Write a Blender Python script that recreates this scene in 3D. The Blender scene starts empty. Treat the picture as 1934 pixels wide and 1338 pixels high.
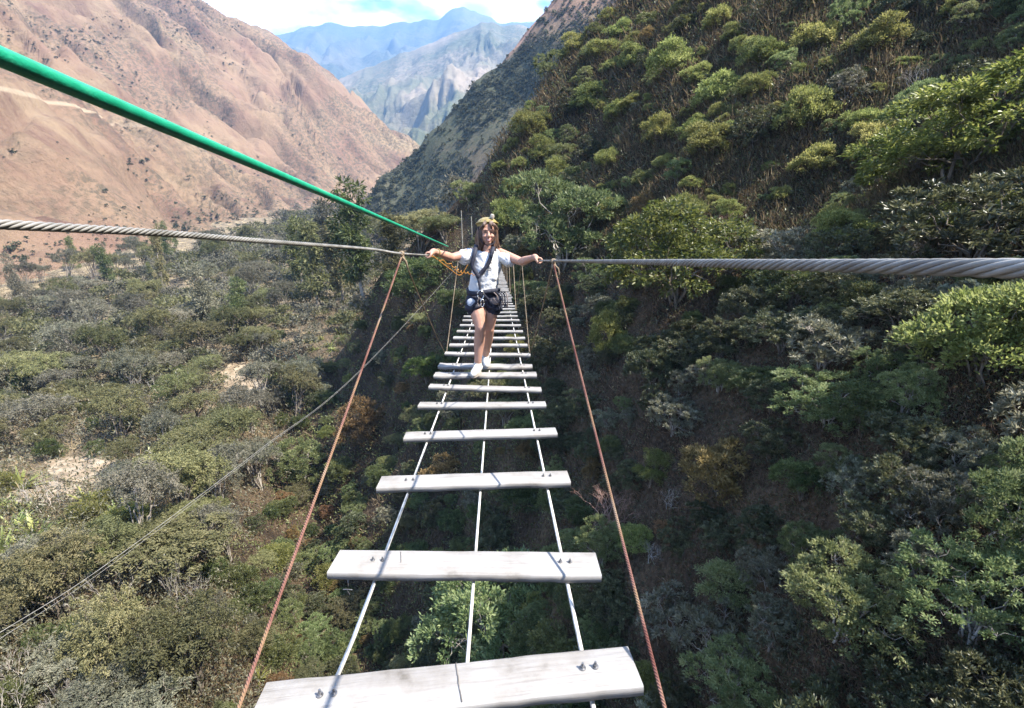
import bpy, bmesh, math, random
import numpy as np
from mathutils import Vector, Matrix

# ------------------------------------------------------------------ camera
F_PX, CX, CY = 900.0, 967.0, 669.0          # focal length and centre of the picture in its own pixels
PITCH = math.atan(229 / 900.0)
YAW = math.atan(22 / 900.0)
SC = bpy.context.scene
COL = SC.collection
cam_d = bpy.data.cameras.new('camera')
cam_d.sensor_width = 36.0
cam_d.lens = F_PX / 1934.0 * 36.0
cam_d.clip_start = 0.02
cam_d.clip_end = 30000.0
cam = bpy.data.objects.new('camera', cam_d)
cam.rotation_euler = (math.pi / 2 - PITCH, 0, -YAW)
COL.objects.link(cam)
SC.camera = cam

# ------------------------------------------------------------------ light
SUN_EL, SUN_AZ = math.radians(53), math.radians(115)     # azimuth clockwise from +Y
wd = bpy.data.worlds.new('World')
SC.world = wd
wd.use_nodes = True
wn, wl = wd.node_tree.nodes, wd.node_tree.links
wn.clear()
w_out = wn.new('ShaderNodeOutputWorld')
w_bg = wn.new('ShaderNodeBackground')
w_sky = wn.new('ShaderNodeTexSky')
w_sky.sky_type = 'NISHITA'
w_sky.sun_disc = False
w_sky.sun_elevation = SUN_EL
w_sky.sun_rotation = SUN_AZ
w_sky.altitude = 1500
w_bg.inputs['Strength'].default_value = 0.115
w_tc = wn.new('ShaderNodeTexCoord')
w_map = wn.new('ShaderNodeMapping')
w_map.inputs['Scale'].default_value = (1.0, 1.0, 2.2)
w_map.inputs['Location'].default_value = (0.35, 0.1, 0.2)
w_n = wn.new('ShaderNodeTexNoise')
w_n.inputs['Scale'].default_value = 4.2
w_n.inputs['Detail'].default_value = 9
w_n.inputs['Roughness'].default_value = 0.55
w_n.inputs['Distortion'].default_value = 0.15
w_r = wn.new('ShaderNodeValToRGB')
w_r.color_ramp.elements[0].position = 0.45
w_r.color_ramp.elements[1].position = 0.535
w_n2 = wn.new('ShaderNodeTexNoise')
w_n2.inputs['Scale'].default_value = 11
w_n2.inputs['Detail'].default_value = 6
w_r2 = wn.new('ShaderNodeValToRGB')
w_r2.color_ramp.elements[0].position = 0.35
w_r2.color_ramp.elements[0].color = (3.0, 3.2, 3.6, 1)
w_r2.color_ramp.elements[1].position = 0.6
w_r2.color_ramp.elements[1].color = (8.6, 8.1, 7.2, 1)
w_mix = wn.new('ShaderNodeMixRGB')
wl.new(w_tc.outputs['Generated'], w_map.inputs['Vector'])
wl.new(w_map.outputs['Vector'], w_n.inputs['Vector'])
wl.new(w_map.outputs['Vector'], w_n2.inputs['Vector'])
w_dot = wn.new('ShaderNodeVectorMath'); w_dot.operation = 'DOT_PRODUCT'; w_dot.inputs[1].default_value = (-0.05, 0.85, 0.52)
w_mr = wn.new('ShaderNodeMapRange'); w_mr.inputs['From Min'].default_value = 0.80; w_mr.inputs['From Max'].default_value = 1.0
w_mr.inputs['To Min'].default_value = -0.08; w_mr.inputs['To Max'].default_value = 0.085
w_add = wn.new('ShaderNodeMath'); w_add.operation = 'ADD'
wl.new(w_tc.outputs['Generated'], w_dot.inputs[0]); wl.new(w_dot.outputs['Value'], w_mr.inputs['Value'])
wl.new(w_n.outputs['Fac'], w_add.inputs[0]); wl.new(w_mr.outputs['Result'], w_add.inputs[1]); wl.new(w_add.outputs[0], w_r.inputs['Fac'])
wl.new(w_n2.outputs['Fac'], w_r2.inputs['Fac'])
wl.new(w_r.outputs['Color'], w_mix.inputs['Fac'])
wl.new(w_sky.outputs['Color'], w_mix.inputs['Color1'])
wl.new(w_r2.outputs['Color'], w_mix.inputs['Color2'])
wl.new(w_mix.outputs['Color'], w_bg.inputs['Color'])
wl.new(w_bg.outputs['Background'], w_out.inputs['Surface'])

sun_d = bpy.data.lights.new('sun', 'SUN')
sun_d.energy = 5.0
sun_d.angle = math.radians(0.5)
sun_d.color = (1.0, 0.93, 0.82)
sun = bpy.data.objects.new('sun', sun_d)
S = Vector((math.cos(SUN_EL) * math.sin(SUN_AZ), math.cos(SUN_EL) * math.cos(SUN_AZ), math.sin(SUN_EL)))
sun.rotation_euler = S.to_track_quat('Z', 'Y').to_euler()
sun.location = (30, -10, 60)
COL.objects.link(sun)
SC.view_settings.view_transform = 'Standard'
SC.view_settings.look = 'None'
SC.view_settings.exposure = 2.4
SC.view_settings.gamma = 1.0

# ------------------------------------------------------------------ helpers
def rays(u, v):
    """unit-forward rays through picture points, world axes (camera at the origin)"""
    u, v = np.asarray(u, float), np.asarray(v, float)
    x, y = (u - CX) / F_PX, -(v - CY) / F_PX
    fy = math.cos(PITCH) + y * math.sin(PITCH)
    fz = -math.sin(PITCH) + y * math.cos(PITCH)
    return np.stack([x * math.cos(YAW) + fy * math.sin(YAW), -x * math.sin(YAW) + fy * math.cos(YAW), fz + 0 * x], -1)

def at_y(u, v, Y):
    d = rays(u, v); return Vector(d / d[1] * Y)

def at_x(u, v, X):
    d = rays(u, v); return Vector(d / d[0] * X)

def depth_of(p):
    """distance along the view axis"""
    fwd = (math.cos(PITCH) * math.sin(YAW), math.cos(PITCH) * math.cos(YAW), -math.sin(PITCH))
    return p[0] * fwd[0] + p[1] * fwd[1] + p[2] * fwd[2]

def project(p):
    fwd = np.array((math.cos(PITCH) * math.sin(YAW), math.cos(PITCH) * math.cos(YAW), -math.sin(PITCH)))
    rt = np.array((math.cos(YAW), -math.sin(YAW), 0))
    up = np.cross(rt, fwd)
    q = np.asarray(p, float)
    z = q @ fwd
    return CX + F_PX * (q @ rt) / z, CY - F_PX * (q @ up) / z

_tab = {}
def vnoise(x, y, seed=0):
    if seed not in _tab:
        _tab[seed] = np.random.RandomState(seed + 77).rand(256, 256)
    t = _tab[seed]
    xi, yi = np.floor(x).astype(int), np.floor(y).astype(int)
    fx, fy = x - xi, y - yi
    fx, fy = fx * fx * fx * (fx * (fx * 6 - 15) + 10), fy * fy * fy * (fy * (fy * 6 - 15) + 10)
    a, b = t[xi & 255, yi & 255], t[(xi + 1) & 255, yi & 255]
    c, d = t[xi & 255, (yi + 1) & 255], t[(xi + 1) & 255, (yi + 1) & 255]
    return ((a * (1 - fx) + b * fx) * (1 - fy) + (c * (1 - fx) + d * fx) * fy) * 2 - 1

def fbm(x, y, oct=4, seed=0, rough=0.5):
    s, a = 0, 1.0
    for i in range(oct):
        s = s + a * vnoise(x * 2 ** i + 13.7 * i, y * 2 ** i - 7.1 * i, seed + i)
        a *= rough
    return s

def ridged(x, y, oct=4, seed=0, rough=0.5):
    s, a = 0, 1.0
    for i in range(oct):
        s = s + a * (1 - 2 * np.abs(vnoise(x * 2 ** i + 3.3 * i, y * 2 ** i + 9.1 * i, seed + i)))
        a *= rough
    return s

def smax(a, b, k):
    h = np.clip(0.5 + 0.5 * (a - b) / k, 0, 1)
    return b * (1 - h) + a * h + k * h * (1 - h)

class MB:
    """collects geometry for one mesh; tone is a per-face number the material may read"""
    def __init__(self):
        self.v, self.f, self.t, self.n = [], [], [], 0
    def add(self, verts, faces, tone=0.5):
        verts = np.asarray(verts, float).reshape(-1, 3)
        faces = np.asarray(faces, int)
        if len(faces) == 0:
            return self
        self.v.append(verts)
        self.f.append(faces + self.n)
        self.t.append(np.full(len(faces), tone, float) if np.isscalar(tone) else np.asarray(tone, float))
        self.n += len(verts)
        return self
    def tube(self, pts, radii, sides=6, cap=True, tone=0.5):
        pts = np.asarray(pts, float)
        n = len(pts)
        radii = np.full(n, radii, float) if np.isscalar(radii) else np.asarray(radii, float)
        tan = np.gradient(pts, axis=0)
        tan /= np.linalg.norm(tan, axis=1)[:, None] + 1e-12
        ref = np.array([0, 0, 1.0]) if abs(tan[0, 2]) < 0.9 else np.array([1.0, 0, 0])
        a = np.cross(tan, ref); a /= np.linalg.norm(a, axis=1)[:, None] + 1e-12
        b = np.cross(tan, a)
        ang = np.linspace(0, 2 * np.pi, sides, endpoint=False)
        ring = pts[:, None] + radii[:, None, None] * (a[:, None] * np.cos(ang)[None, :, None] + b[:, None] * np.sin(ang)[None, :, None])
        i, j = np.meshgrid(np.arange(n - 1), np.arange(sides), indexing='ij')
        k = (j + 1) % sides
        q = np.stack([i * sides + j, i * sides + k, (i + 1) * sides + k, (i + 1) * sides + j], -1).reshape(-1, 4)
        vs = ring.reshape(-1, 3)
        base = self.n
        self.add(vs, q, tone)
        if cap:
            for e, p in ((0, pts[0]), (n - 1, pts[-1])):
                rr = vs[e * sides:(e + 1) * sides]
                jj = np.arange(sides)
                self.add(np.vstack([rr, p[None]]), np.stack([jj, (jj + 1) % sides, np.full(sides, sides)], -1), tone)
        return self
    def box(self, c, h, rot=None, tone=0.5):
        s = np.array([[-1, -1, -1], [1, -1, -1], [1, 1, -1], [-1, 1, -1], [-1, -1, 1], [1, -1, 1], [1, 1, 1], [-1, 1, 1]], float) * np.asarray(h)
        if rot is not None:
            s = s @ np.asarray(rot.to_3x3()).T
        return self.add(s + np.asarray(c), [[0, 3, 2, 1], [4, 5, 6, 7], [0, 1, 5, 4], [1, 2, 6, 5], [2, 3, 7, 6], [3, 0, 4, 7]], tone)
    def mesh(self, name, mat, smooth=False):
        me = bpy.data.meshes.new(name)
        if self.n:
            V = np.vstack(self.v)
            me.vertices.add(len(V)); me.vertices.foreach_set('co', V.astype(np.float32).ravel())
            loops = np.concatenate([f.ravel() for f in self.f]).astype(np.int32)
            tot = np.concatenate([np.full(len(f), f.shape[1]) for f in self.f]).astype(np.int32)
            start = np.concatenate([[0], np.cumsum(tot)[:-1]]).astype(np.int32)
            me.loops.add(len(loops)); me.loops.foreach_set('vertex_index', loops)
            me.polygons.add(len(tot)); me.polygons.foreach_set('loop_start', start); me.polygons.foreach_set('loop_total', tot)
            if smooth:
                me.polygons.foreach_set('use_smooth', np.ones(len(tot), bool))
            at = me.attributes.new('tone', 'FLOAT', 'FACE')
            at.data.foreach_set('value', np.concatenate(self.t).astype(np.float32))
            me.update(calc_edges=True); me.validate()
        me.materials.append(mat)
        return me

def link(name, me, parent=None, loc=None, rz=0.0, scale=None):
    o = bpy.data.objects.new(name, me)
    COL.objects.link(o)
    if parent is not None:
        o.parent = parent
    if loc is not None:
        o.location = loc
    o.rotation_euler.z = rz
    if scale is not None:
        o.scale = scale if hasattr(scale, '__len__') else (scale,) * 3
    return o

def tag(o, label=None, cat=None, group=None, kind=None):
    if label: o['label'] = label
    if cat: o['category'] = cat
    if group: o['group'] = group
    if kind: o['kind'] = kind
    return o

# ------------------------------------------------------------------ materials
def mat_new(name):
    m = bpy.data.materials.new(name); m.use_nodes = True
    nt = m.node_tree
    return m, nt.nodes, nt.links, nt.nodes['Principled BSDF']

def ramp(n, stops):
    r = n.new('ShaderNodeValToRGB')
    e = r.color_ramp.elements
    while len(e) < len(stops): e.new(0.5)
    for i, (p, c) in enumerate(stops):
        e[i].position = p; e[i].color = (*c, 1) if len(c) == 3 else c
    return r

def noise_mat(name, stops, scale=5, detail=6, rough=0.8, stretch=(1, 1, 1), bump=0.0, bump_scale=None, spec=0.3, metal=0.0, distort=0.0):
    m, n, l, p = mat_new(name)
    tc = n.new('ShaderNodeTexCoord'); mp = n.new('ShaderNodeMapping'); mp.inputs['Scale'].default_value = stretch
    nz = n.new('ShaderNodeTexNoise'); nz.inputs['Scale'].default_value = scale; nz.inputs['Detail'].default_value = detail
    nz.inputs['Distortion'].default_value = distort
    r = ramp(n, stops)
    l.new(tc.outputs['Object'], mp.inputs['Vector']); l.new(mp.outputs['Vector'], nz.inputs['Vector'])
    l.new(nz.outputs['Fac'], r.inputs['Fac']); l.new(r.outputs['Color'], p.inputs['Base Color'])
    p.inputs['Roughness'].default_value = rough; p.inputs['Specular IOR Level'].default_value = spec; p.inputs['Metallic'].default_value = metal
    if bump:
        b = n.new('ShaderNodeBump'); b.inputs['Strength'].default_value = bump; b.inputs['Distance'].default_value = 0.01
        nb = nz
        if bump_scale:
            nb = n.new('ShaderNodeTexNoise'); nb.inputs['Scale'].default_value = bump_scale; nb.inputs['Detail'].default_value = 4
            l.new(mp.outputs['Vector'], nb.inputs['Vector'])
        l.new(nb.outputs['Fac'], b.inputs['Height']); l.new(b.outputs['Normal'], p.inputs['Normal'])
    return m

def leaf_mat(name, dark, mid, light, trans=0.35, rough=0.5, spec=0.35, vary=0.25):
    """leaves: every leaf has its own tone, every plant a slight shift of its own"""
    m, n, l, p = mat_new(name)
    at = n.new('ShaderNodeAttribute'); at.attribute_name = 'tone'
    r = ramp(n, [(0.0, dark), (0.5, mid), (1.0, light)])
    oi = n.new('ShaderNodeObjectInfo')
    hs = n.new('ShaderNodeHueSaturation')
    mv = n.new('ShaderNodeMapRange'); mv.inputs['To Min'].default_value = 1 - vary; mv.inputs['To Max'].default_value = 1 + vary
    mh = n.new('ShaderNodeMapRange'); mh.inputs['To Min'].default_value = 0.475; mh.inputs['To Max'].default_value = 0.525
    wn_ = n.new('ShaderNodeTexWhiteNoise'); wn_.noise_dimensions = '1D'
    l.new(oi.outputs['Random'], mv.inputs['Value']); l.new(oi.outputs['Random'], wn_.inputs['W'])
    l.new(wn_.outputs['Value'], mh.inputs['Value'])
    l.new(at.outputs['Fac'], r.inputs['Fac']); l.new(r.outputs['Color'], hs.inputs['Color'])
    l.new(mv.outputs['Result'], hs.inputs['Value']); l.new(mh.outputs['Result'], hs.inputs['Hue'])
    tr = n.new('ShaderNodeBsdfTranslucent'); mx = n.new('ShaderNodeMixShader'); mx.inputs['Fac'].default_value = trans
    l.new(hs.outputs['Color'], p.inputs['Base Color']); l.new(hs.outputs['Color'], tr.inputs['Color'])
    p.inputs['Roughness'].default_value = rough; p.inputs['Specular IOR Level'].default_value = spec
    l.new(p.outputs['BSDF'], mx.inputs[1]); l.new(tr.outputs['BSDF'], mx.inputs[2])
    l.new(mx.outputs['Shader'], n['Material Output'].inputs['Surface'])
    return m

# ------------------------------------------------------------------ ground: near hillside, gully and valley floor
CY_Y = np.array([-60, -25, -8, 0, 10, 20, 28, 36, 45, 50, 56, 62, 70, 80, 100, 140, 220, 400])
CY_X = np.array([0, 3, 9, 12.5, 14.2, 13.6, 11.5, 7, 2.5, -1, -6, -9, -7, 2, 22, 60, 110, 160.0])
PD = np.array([-400, -60, -34, -18, -8, 0, 40, 400.0])
PZ = np.array([-70, -42, -34, -26, -7.0, 0, 43, 440.0])  # the steep drop below the bridge is shaped to lie in shade
def floor_z(x, y):
    f = -27 + 0.115 * np.clip(y, -50, 420) + 0.03 * np.clip(y - 420, 0, 4000)
    f = f + 6.5 * np.exp(-((y - 6) / 26) ** 2)
    return f + 2.2 * fbm(x / 45, y / 45, 3, 5) - 0.03 * np.clip(-x - 60, 0, 80)
def ground_z(x, y):
    x, y = np.asarray(x, float), np.asarray(y, float)
    c = np.interp(y, CY_Y, CY_X) + 1.6 * fbm(x / 14, y / 11, 3, 21)
    d = x - c
    hill = np.interp(d, PD, PZ)
    hill = hill + 1.5 * fbm(x / 9, y / 8, 3, 31) * np.clip((d + 30) / 20, 0, 1)
    shade_dip = 6.5 * np.exp(-((d + 23) / 5.0) ** 2) * np.clip((62 - y) / 20, 0, 1)       # a dip added at the foot of the slope so shadow falls in it
    z = smax(hill, floor_z(x, y), 3.0) - shade_dip
    return z + 0.28 * fbm(x / 2.2, y / 2.2, 3, 41)

def hit(fn, u, v, tmin=3.0, tmax=900.0, n=260):
    """where rays through picture points meet a height field; returns points, ok"""
    d = rays(np.atleast_1d(u), np.atleast_1d(v))
    t = np.geomspace(tmin, tmax, n)
    best = np.full(len(d), np.nan)
    for k in range(0, len(d), 2000):
        dd = d[k:k + 2000]
        p = dd[:, None] * t[None, :, None]
        below = p[..., 2] < fn(p[..., 0], p[..., 1])
        i = below.argmax(1)
        ok = below.any(1) & (i > 0)
        lo, hi = t[np.maximum(i - 1, 0)], t[i]
        for _ in range(8):
            mid = (lo + hi) / 2
            q = dd * mid[:, None]
            b = q[:, 2] < fn(q[:, 0], q[:, 1])
            hi = np.where(b, mid, hi); lo = np.where(b, lo, mid)
        best[k:k + 2000] = np.where(ok, hi, np.nan)
    return d * best[:, None], ~np.isnan(best)

def grid_sheet(name, xs, ys, fn, mat):
    X, Y = np.meshgrid(xs, ys)
    V = np.stack([X, Y, fn(X, Y)], -1).reshape(-1, 3)
    ny, nx = X.shape
    i, j = np.meshgrid(np.arange(ny - 1), np.arange(nx - 1), indexing='ij')
    a = i * nx + j
    q = np.stack([a, a + 1, a + nx + 1, a + nx], -1).reshape(-1, 4)
    mb = MB().add(V, q)
    return link(name, mb.mesh(name, mat, smooth=True))

def ground_material():
    m, n, l, p = mat_new('earth')
    tc = n.new('ShaderNodeTexCoord')
    n1 = n.new('ShaderNodeTexNoise'); n1.inputs['Scale'].default_value = 0.35; n1.inputs['Detail'].default_value = 8
    n2 = n.new('ShaderNodeTexNoise'); n2.inputs['Scale'].default_value = 6; n2.inputs['Detail'].default_value = 6
    r1 = ramp(n, [(0.3, (0.032, 0.025, 0.019)), (0.5, (0.060, 0.045, 0.033)), (0.7, (0.105, 0.078, 0.052))])  # brown earth, darkened on the near slope to carry the gully's shade
    r2 = ramp(n, [(0.35, (0.45, 0.42, 0.38)), (0.65, (1.25, 1.2, 1.1))])
    mx = n.new('ShaderNodeMixRGB'); mx.blend_type = 'MULTIPLY'; mx.inputs['Fac'].default_value = 1
    for q in (n1, n2): l.new(tc.outputs['Object'], q.inputs['Vector'])
    l.new(n1.outputs['Fac'], r1.inputs['Fac']); l.new(n2.outputs['Fac'], r2.inputs['Fac'])
    l.new(r1.outputs['Color'], mx.inputs['Color1']); l.new(r2.outputs['Color'], mx.inputs['Color2'])
    sx = n.new('ShaderNodeSeparateXYZ'); l.new(tc.outputs['Object'], sx.inputs['Vector'])
    vm = n.new('ShaderNodeMapRange'); vm.inputs['From Min'].default_value = -20; vm.inputs['From Max'].default_value = -46
    l.new(sx.outputs['X'], vm.inputs['Value'])
    mv = n.new('ShaderNodeMixRGB'); mv.blend_type = 'MULTIPLY'; mv.inputs['Color2'].default_value = (3.1, 3.5, 3.6, 1)     # the valley floor is dry pale grassland
    l.new(vm.outputs['Result'], mv.inputs['Fac']); l.new(mx.outputs['Color'], mv.inputs['Color1'])
    l.new(mv.outputs['Color'], p.inputs['Base Color'])
    b = n.new('ShaderNodeBump'); b.inputs['Strength'].default_value = 0.7; b.inputs['Distance'].default_value = 0.15
    l.new(n2.outputs['Fac'], b.inputs['Height']); l.new(b.outputs['Normal'], p.inputs['Normal'])
    p.inputs['Roughness'].default_value = 0.95; p.inputs['Specular IOR Level'].default_value = 0.1
    return m
M_EARTH = ground_material()
def axis(marks):
    out = []
    for (a, b, s) in marks: out += list(np.arange(a, b, s))
    return np.array(out + [marks[-1][1]])
gx = axis([(-6000, -600, 450), (-600, -200, 20), (-200, -60, 3), (-60, 60, 0.8), (60, 160, 3), (160, 600, 40), (600, 6000, 450)])
gy = axis([(-600, -60, 60), (-60, -4, 3), (-4, 80, 0.8), (80, 160, 2), (160, 460, 6), (460, 1000, 40), (1000, 9000, 400)])
tag(grid_sheet('ground', gx, gy, ground_z, M_EARTH), 'brown earth of the gully hillside and valley floor', kind='structure')

# ------------------------------------------------------------------ mountains
def foot_x(y):
    return np.interp(y, [0, 150, 300, 400, 520, 620, 700, 800], [-110, -122, -142, -160, -138, -70, 10, 70.0])
SCAR = (-262.0, 345.0)
def gully(x, y):
    w = y + 0.25 * x + 18 * fbm(x / 70, y / 70, 3, 66)
    return w, .35 - ridged(w / 62, x / 420, 5, 71, 0.55)
def left_mtn_z(x, y):
    x, y = np.asarray(x, float), np.asarray(y, float)
    e = foot_x(y) - x + 14 * fbm(x / 160, y / 120, 2, 61)
    prof = np.interp(e, [-400, -60, 0, 60, 200, 330, 520, 900], [-160, -26, 0, 34, 150, 232, 300, 380])
    w, g = gully(x, y)                                    # gullies run down the slope
    amp = np.clip(e / 60, 0, 1) * (1 - 0.4 * np.clip((e - 260) / 200, 0, 1))
    g2 = -ridged(w / 19 + 0.2 * fbm(x / 25, y / 25, 2, 5), x / 120, 2, 79, 0.5)
    z = floor_z(x, np.minimum(y, 720)) * 0.6 + 0.4 * (-27 + 0.115 * np.clip(y, 0, 420)) + prof + amp * (21 * g + 7.5 * g2 - 3.4 * ridged(w / 7, x / 60, 2, 55)) - 6
    z = z + 3.0 * fbm(x / 30, y / 30, 4, 85) * np.clip(e / 50, 0, 1)
    z = z - 1.1 * np.clip(y - 690 - 0.25 * np.clip(e, 0, 400), 0, 2000)
    # a scar where the bank below the road has slipped
    z = z - 15 * np.exp(-((y - SCAR[1] - .15 * (x - SCAR[0])) / 9) ** 2) * np.clip((x - SCAR[0] + 8) / 6, 0, 1) * np.clip((SCAR[0] + 46 - x) / 30, 0, 1)
    # the old road, a bench cut along the slope
    zr = 62 + 0.09 * (y - 250)
    t = z - zr
    z = z - np.where((np.abs(t) < 5) & (y < 420), np.sign(t) * np.minimum(np.abs(t), 5 - np.abs(t)) * 0.75, 0)
    return z
def mountain_material(name, base, patch, streak, scrub_at, sc=1.0, scrub_amt=0.6, streak_amt=.55, road=False, bare_top=None):
    m, n, l, p = mat_new(name)
    tc = n.new('ShaderNodeTexCoord')
    mp = n.new('ShaderNodeMapping'); mp.inputs['Scale'].default_value = (0.25, 1, 0.25); mp.inputs['Rotation'].default_value = (0, 0, 0.25)
    a = n.new('ShaderNodeTexNoise'); a.inputs['Scale'].default_value = 0.012 * sc; a.inputs['Detail'].default_value = 9; a.inputs['Roughness'].default_value = 0.6
    b = n.new('ShaderNodeTexNoise'); b.inputs['Scale'].default_value = 0.05 * sc; b.inputs['Detail'].default_value = 10; b.inputs['Roughness'].default_value = 0.74
    c = n.new('ShaderNodeTexNoise'); c.inputs['Scale'].default_value = 0.35 * sc; c.inputs['Detail'].default_value = 6; c.inputs['Roughness'].default_value = 0.7
    d = n.new('ShaderNodeTexNoise'); d.inputs['Scale'].default_value = 0.009 * sc; d.inputs['Detail'].default_value = 3
    l.new(tc.outputs['Object'], a.inputs['Vector']); l.new(tc.outputs['Object'], mp.inputs['Vector'])
    l.new(mp.outputs['Vector'], b.inputs['Vector']); l.new(tc.outputs['Object'], c.inputs['Vector']); l.new(tc.outputs['Object'], d.inputs['Vector'])
    r = ramp(n, [(0.32, base[0]), (0.5, base[1]), (0.68, base[2])])
    l.new(a.outputs['Fac'], r.inputs['Fac'])
    rb = ramp(n, [(0.48, (0, 0, 0)), (0.66, (1, 1, 1))]); l.new(b.outputs['Fac'], rb.inputs['Fac'])
    m1 = n.new('ShaderNodeMixRGB'); m1.inputs['Color2'].default_value = (*streak, 1)
    mf = n.new('ShaderNodeMath'); mf.operation = 'MULTIPLY'; mf.inputs[1].default_value = streak_amt
    l.new(rb.outputs['Color'], mf.inputs[0]); l.new(mf.outputs[0], m1.inputs['Fac']); l.new(r.outputs['Color'], m1.inputs['Color1'])
    rc = ramp(n, [(0.44, (0, 0, 0)), (0.58, (1, 1, 1))]); l.new(c.outputs['Fac'], rc.inputs['Fac'])
    rd = ramp(n, [(scrub_at, (0, 0, 0)), (scrub_at + 0.12, (1, 1, 1))]); l.new(d.outputs['Fac'], rd.inputs['Fac'])
    mm = n.new('ShaderNodeMath'); mm.operation = 'MULTIPLY'; l.new(rc.outputs['Color'], mm.inputs[0]); l.new(rd.outputs['Color'], mm.inputs[1])
    ms = n.new('ShaderNodeMath'); ms.operation = 'MULTIPLY'; ms.inputs[1].default_value = scrub_amt; l.new(mm.outputs[0], ms.inputs[0])
    m2 = n.new('ShaderNodeMixRGB'); m2.inputs['Color2'].default_value = (*patch, 1)
    l.new(ms.outputs[0], m2.inputs['Fac']); l.new(m1.outputs['Color'], m2.inputs['Color1'])
    last = m2
    sx = n.new('ShaderNodeSeparateXYZ'); l.new(tc.outputs['Object'], sx.inputs['Vector'])
    def math_(op, a_, b_=None):
        q = n.new('ShaderNodeMath'); q.operation = op
        for k_, v_ in enumerate((a_, b_)):
            if v_ is None: continue
            if isinstance(v_, (int, float)): q.inputs[k_].default_value = v_
            else: l.new(v_, q.inputs[k_])
        return q.outputs[0]
    if road:                                              # the dusty surface of the old road on its bench
        t = math_('ABSOLUTE', math_('SUBTRACT', math_('SUBTRACT', sx.outputs['Z'], math_('MULTIPLY', sx.outputs['Y'], .09)), 62 - 22.5))
        mr = n.new('ShaderNodeMapRange'); mr.inputs['From Min'].default_value = 1.7; mr.inputs['From Max'].default_value = .8; l.new(t, mr.inputs['Value'])
        my = n.new('ShaderNodeMapRange'); my.inputs['From Min'].default_value = 385; my.inputs['From Max'].default_value = 350; l.new(sx.outputs['Y'], my.inputs['Value'])
        m3 = n.new('ShaderNodeMixRGB'); m3.inputs['Color2'].default_value = (.32, .25, .175, 1)
        l.new(math_('MULTIPLY', mr.outputs['Result'], my.outputs['Result']), m3.inputs['Fac']); l.new(m2.outputs['Color'], m3.inputs['Color1']); last = m3
    if bare_top:                                          # red soil laid bare on the crest
        mr = n.new('ShaderNodeMapRange'); mr.inputs['From Min'].default_value = bare_top[0]; mr.inputs['From Max'].default_value = bare_top[1]
        l.new(math_('ADD', sx.outputs['Z'], math_('MULTIPLY', math_('SUBTRACT', b.outputs['Fac'], .5), 60.)), mr.inputs['Value'])
        m3 = n.new('ShaderNodeMixRGB'); m3.inputs['Color2'].default_value = (*bare_top[2], 1)
        l.new(mr.outputs['Result'], m3.inputs['Fac']); l.new(m2.outputs['Color'], m3.inputs['Color1']); last = m3
    l.new(last.outputs['Color'], p.inputs['Base Color'])
    bp = n.new('ShaderNodeBump'); bp.inputs['Strength'].default_value = 0.6; bp.inputs['Distance'].default_value = 1.6 / sc
    bq = n.new('ShaderNodeBump'); bq.inputs['Strength'].default_value = 0.9; bq.inputs['Distance'].default_value = 5 / sc
    l.new(b.outputs['Fac'], bq.inputs['Height']); l.new(bq.outputs['Normal'], bp.inputs['Normal'])
    l.new(c.outputs['Fac'], bp.inputs['Height']); l.new(bp.outputs['Normal'], p.inputs['Normal'])
    p.inputs['Roughness'].default_value = 0.95; p.inputs['Specular IOR Level'].default_value = 0.1
    return m
M_TAN = mountain_material('bare_slope', [(0.192, 0.117, 0.083), (0.224, 0.154, 0.102), (0.25, 0.19, 0.12)], (0.085, 0.072, 0.05), (0.125, 0.072, 0.055), 0.43, scrub_amt=.8, streak_amt=.9, road=True)
tag(grid_sheet('mountain', axis([(-1100, -500, 12), (-500, -120, 2.4), (-120, 60, 3), (60, 200, 10)]), axis([(60, 200, 4), (200, 720, 2.4), (720, 1200, 16)]), left_mtn_z, M_TAN),
    'bare pinkish tan mountain slope with eroded gullies', kind='structure')

def mid_hill_z(x, y):
    x, y = np.asarray(x, float), np.asarray(y, float)
    yy = y - (350 + 0.25 * (x + 70)) + 6 * fbm(x / 40, y / 60, 2, 91)
    near = 0.95 * np.sqrt(np.minimum(yy, 0) ** 2 + 4) + 0.55 * np.sqrt(np.maximum(yy, 0) ** 2 + 4)
    z = 45 + 1.0 * (x + 70) - near * 0.8
    # a fold that leaves a shaded flank between two spurs
    s = yy + 62 + 0.10 * (x + 60)
    z = z + 26 * np.exp(-(s / 26) ** 2) * np.clip((x + 105) / 40, 0, 1) - 22 * np.exp(-((s - 40) / 20) ** 2) * np.clip((x + 85) / 30, 0, 1)
    return z + 4 * ridged(y / 40, x / 90, 3, 95) + 2.5 * fbm(x / 14, y / 14, 4, 99)
M_MID = mountain_material('scrub_slope', [(0.062, 0.068, 0.044), (0.085, 0.084, 0.056), (0.17, 0.115, 0.08)], (0.055, 0.064, 0.04), (0.13, 0.105, 0.08), 0.36, 1.6, 0.75, bare_top=(95, 128, (0.27, 0.165, 0.12)))
tag(grid_sheet('hill', axis([(-180, 160, 2.2), (160, 500, 12)]), axis([(150, 430, 2.4), (430, 700, 12)]), mid_hill_z, M_MID),
    'steep scrubby hill falling to the valley from the right', kind='structure')

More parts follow.
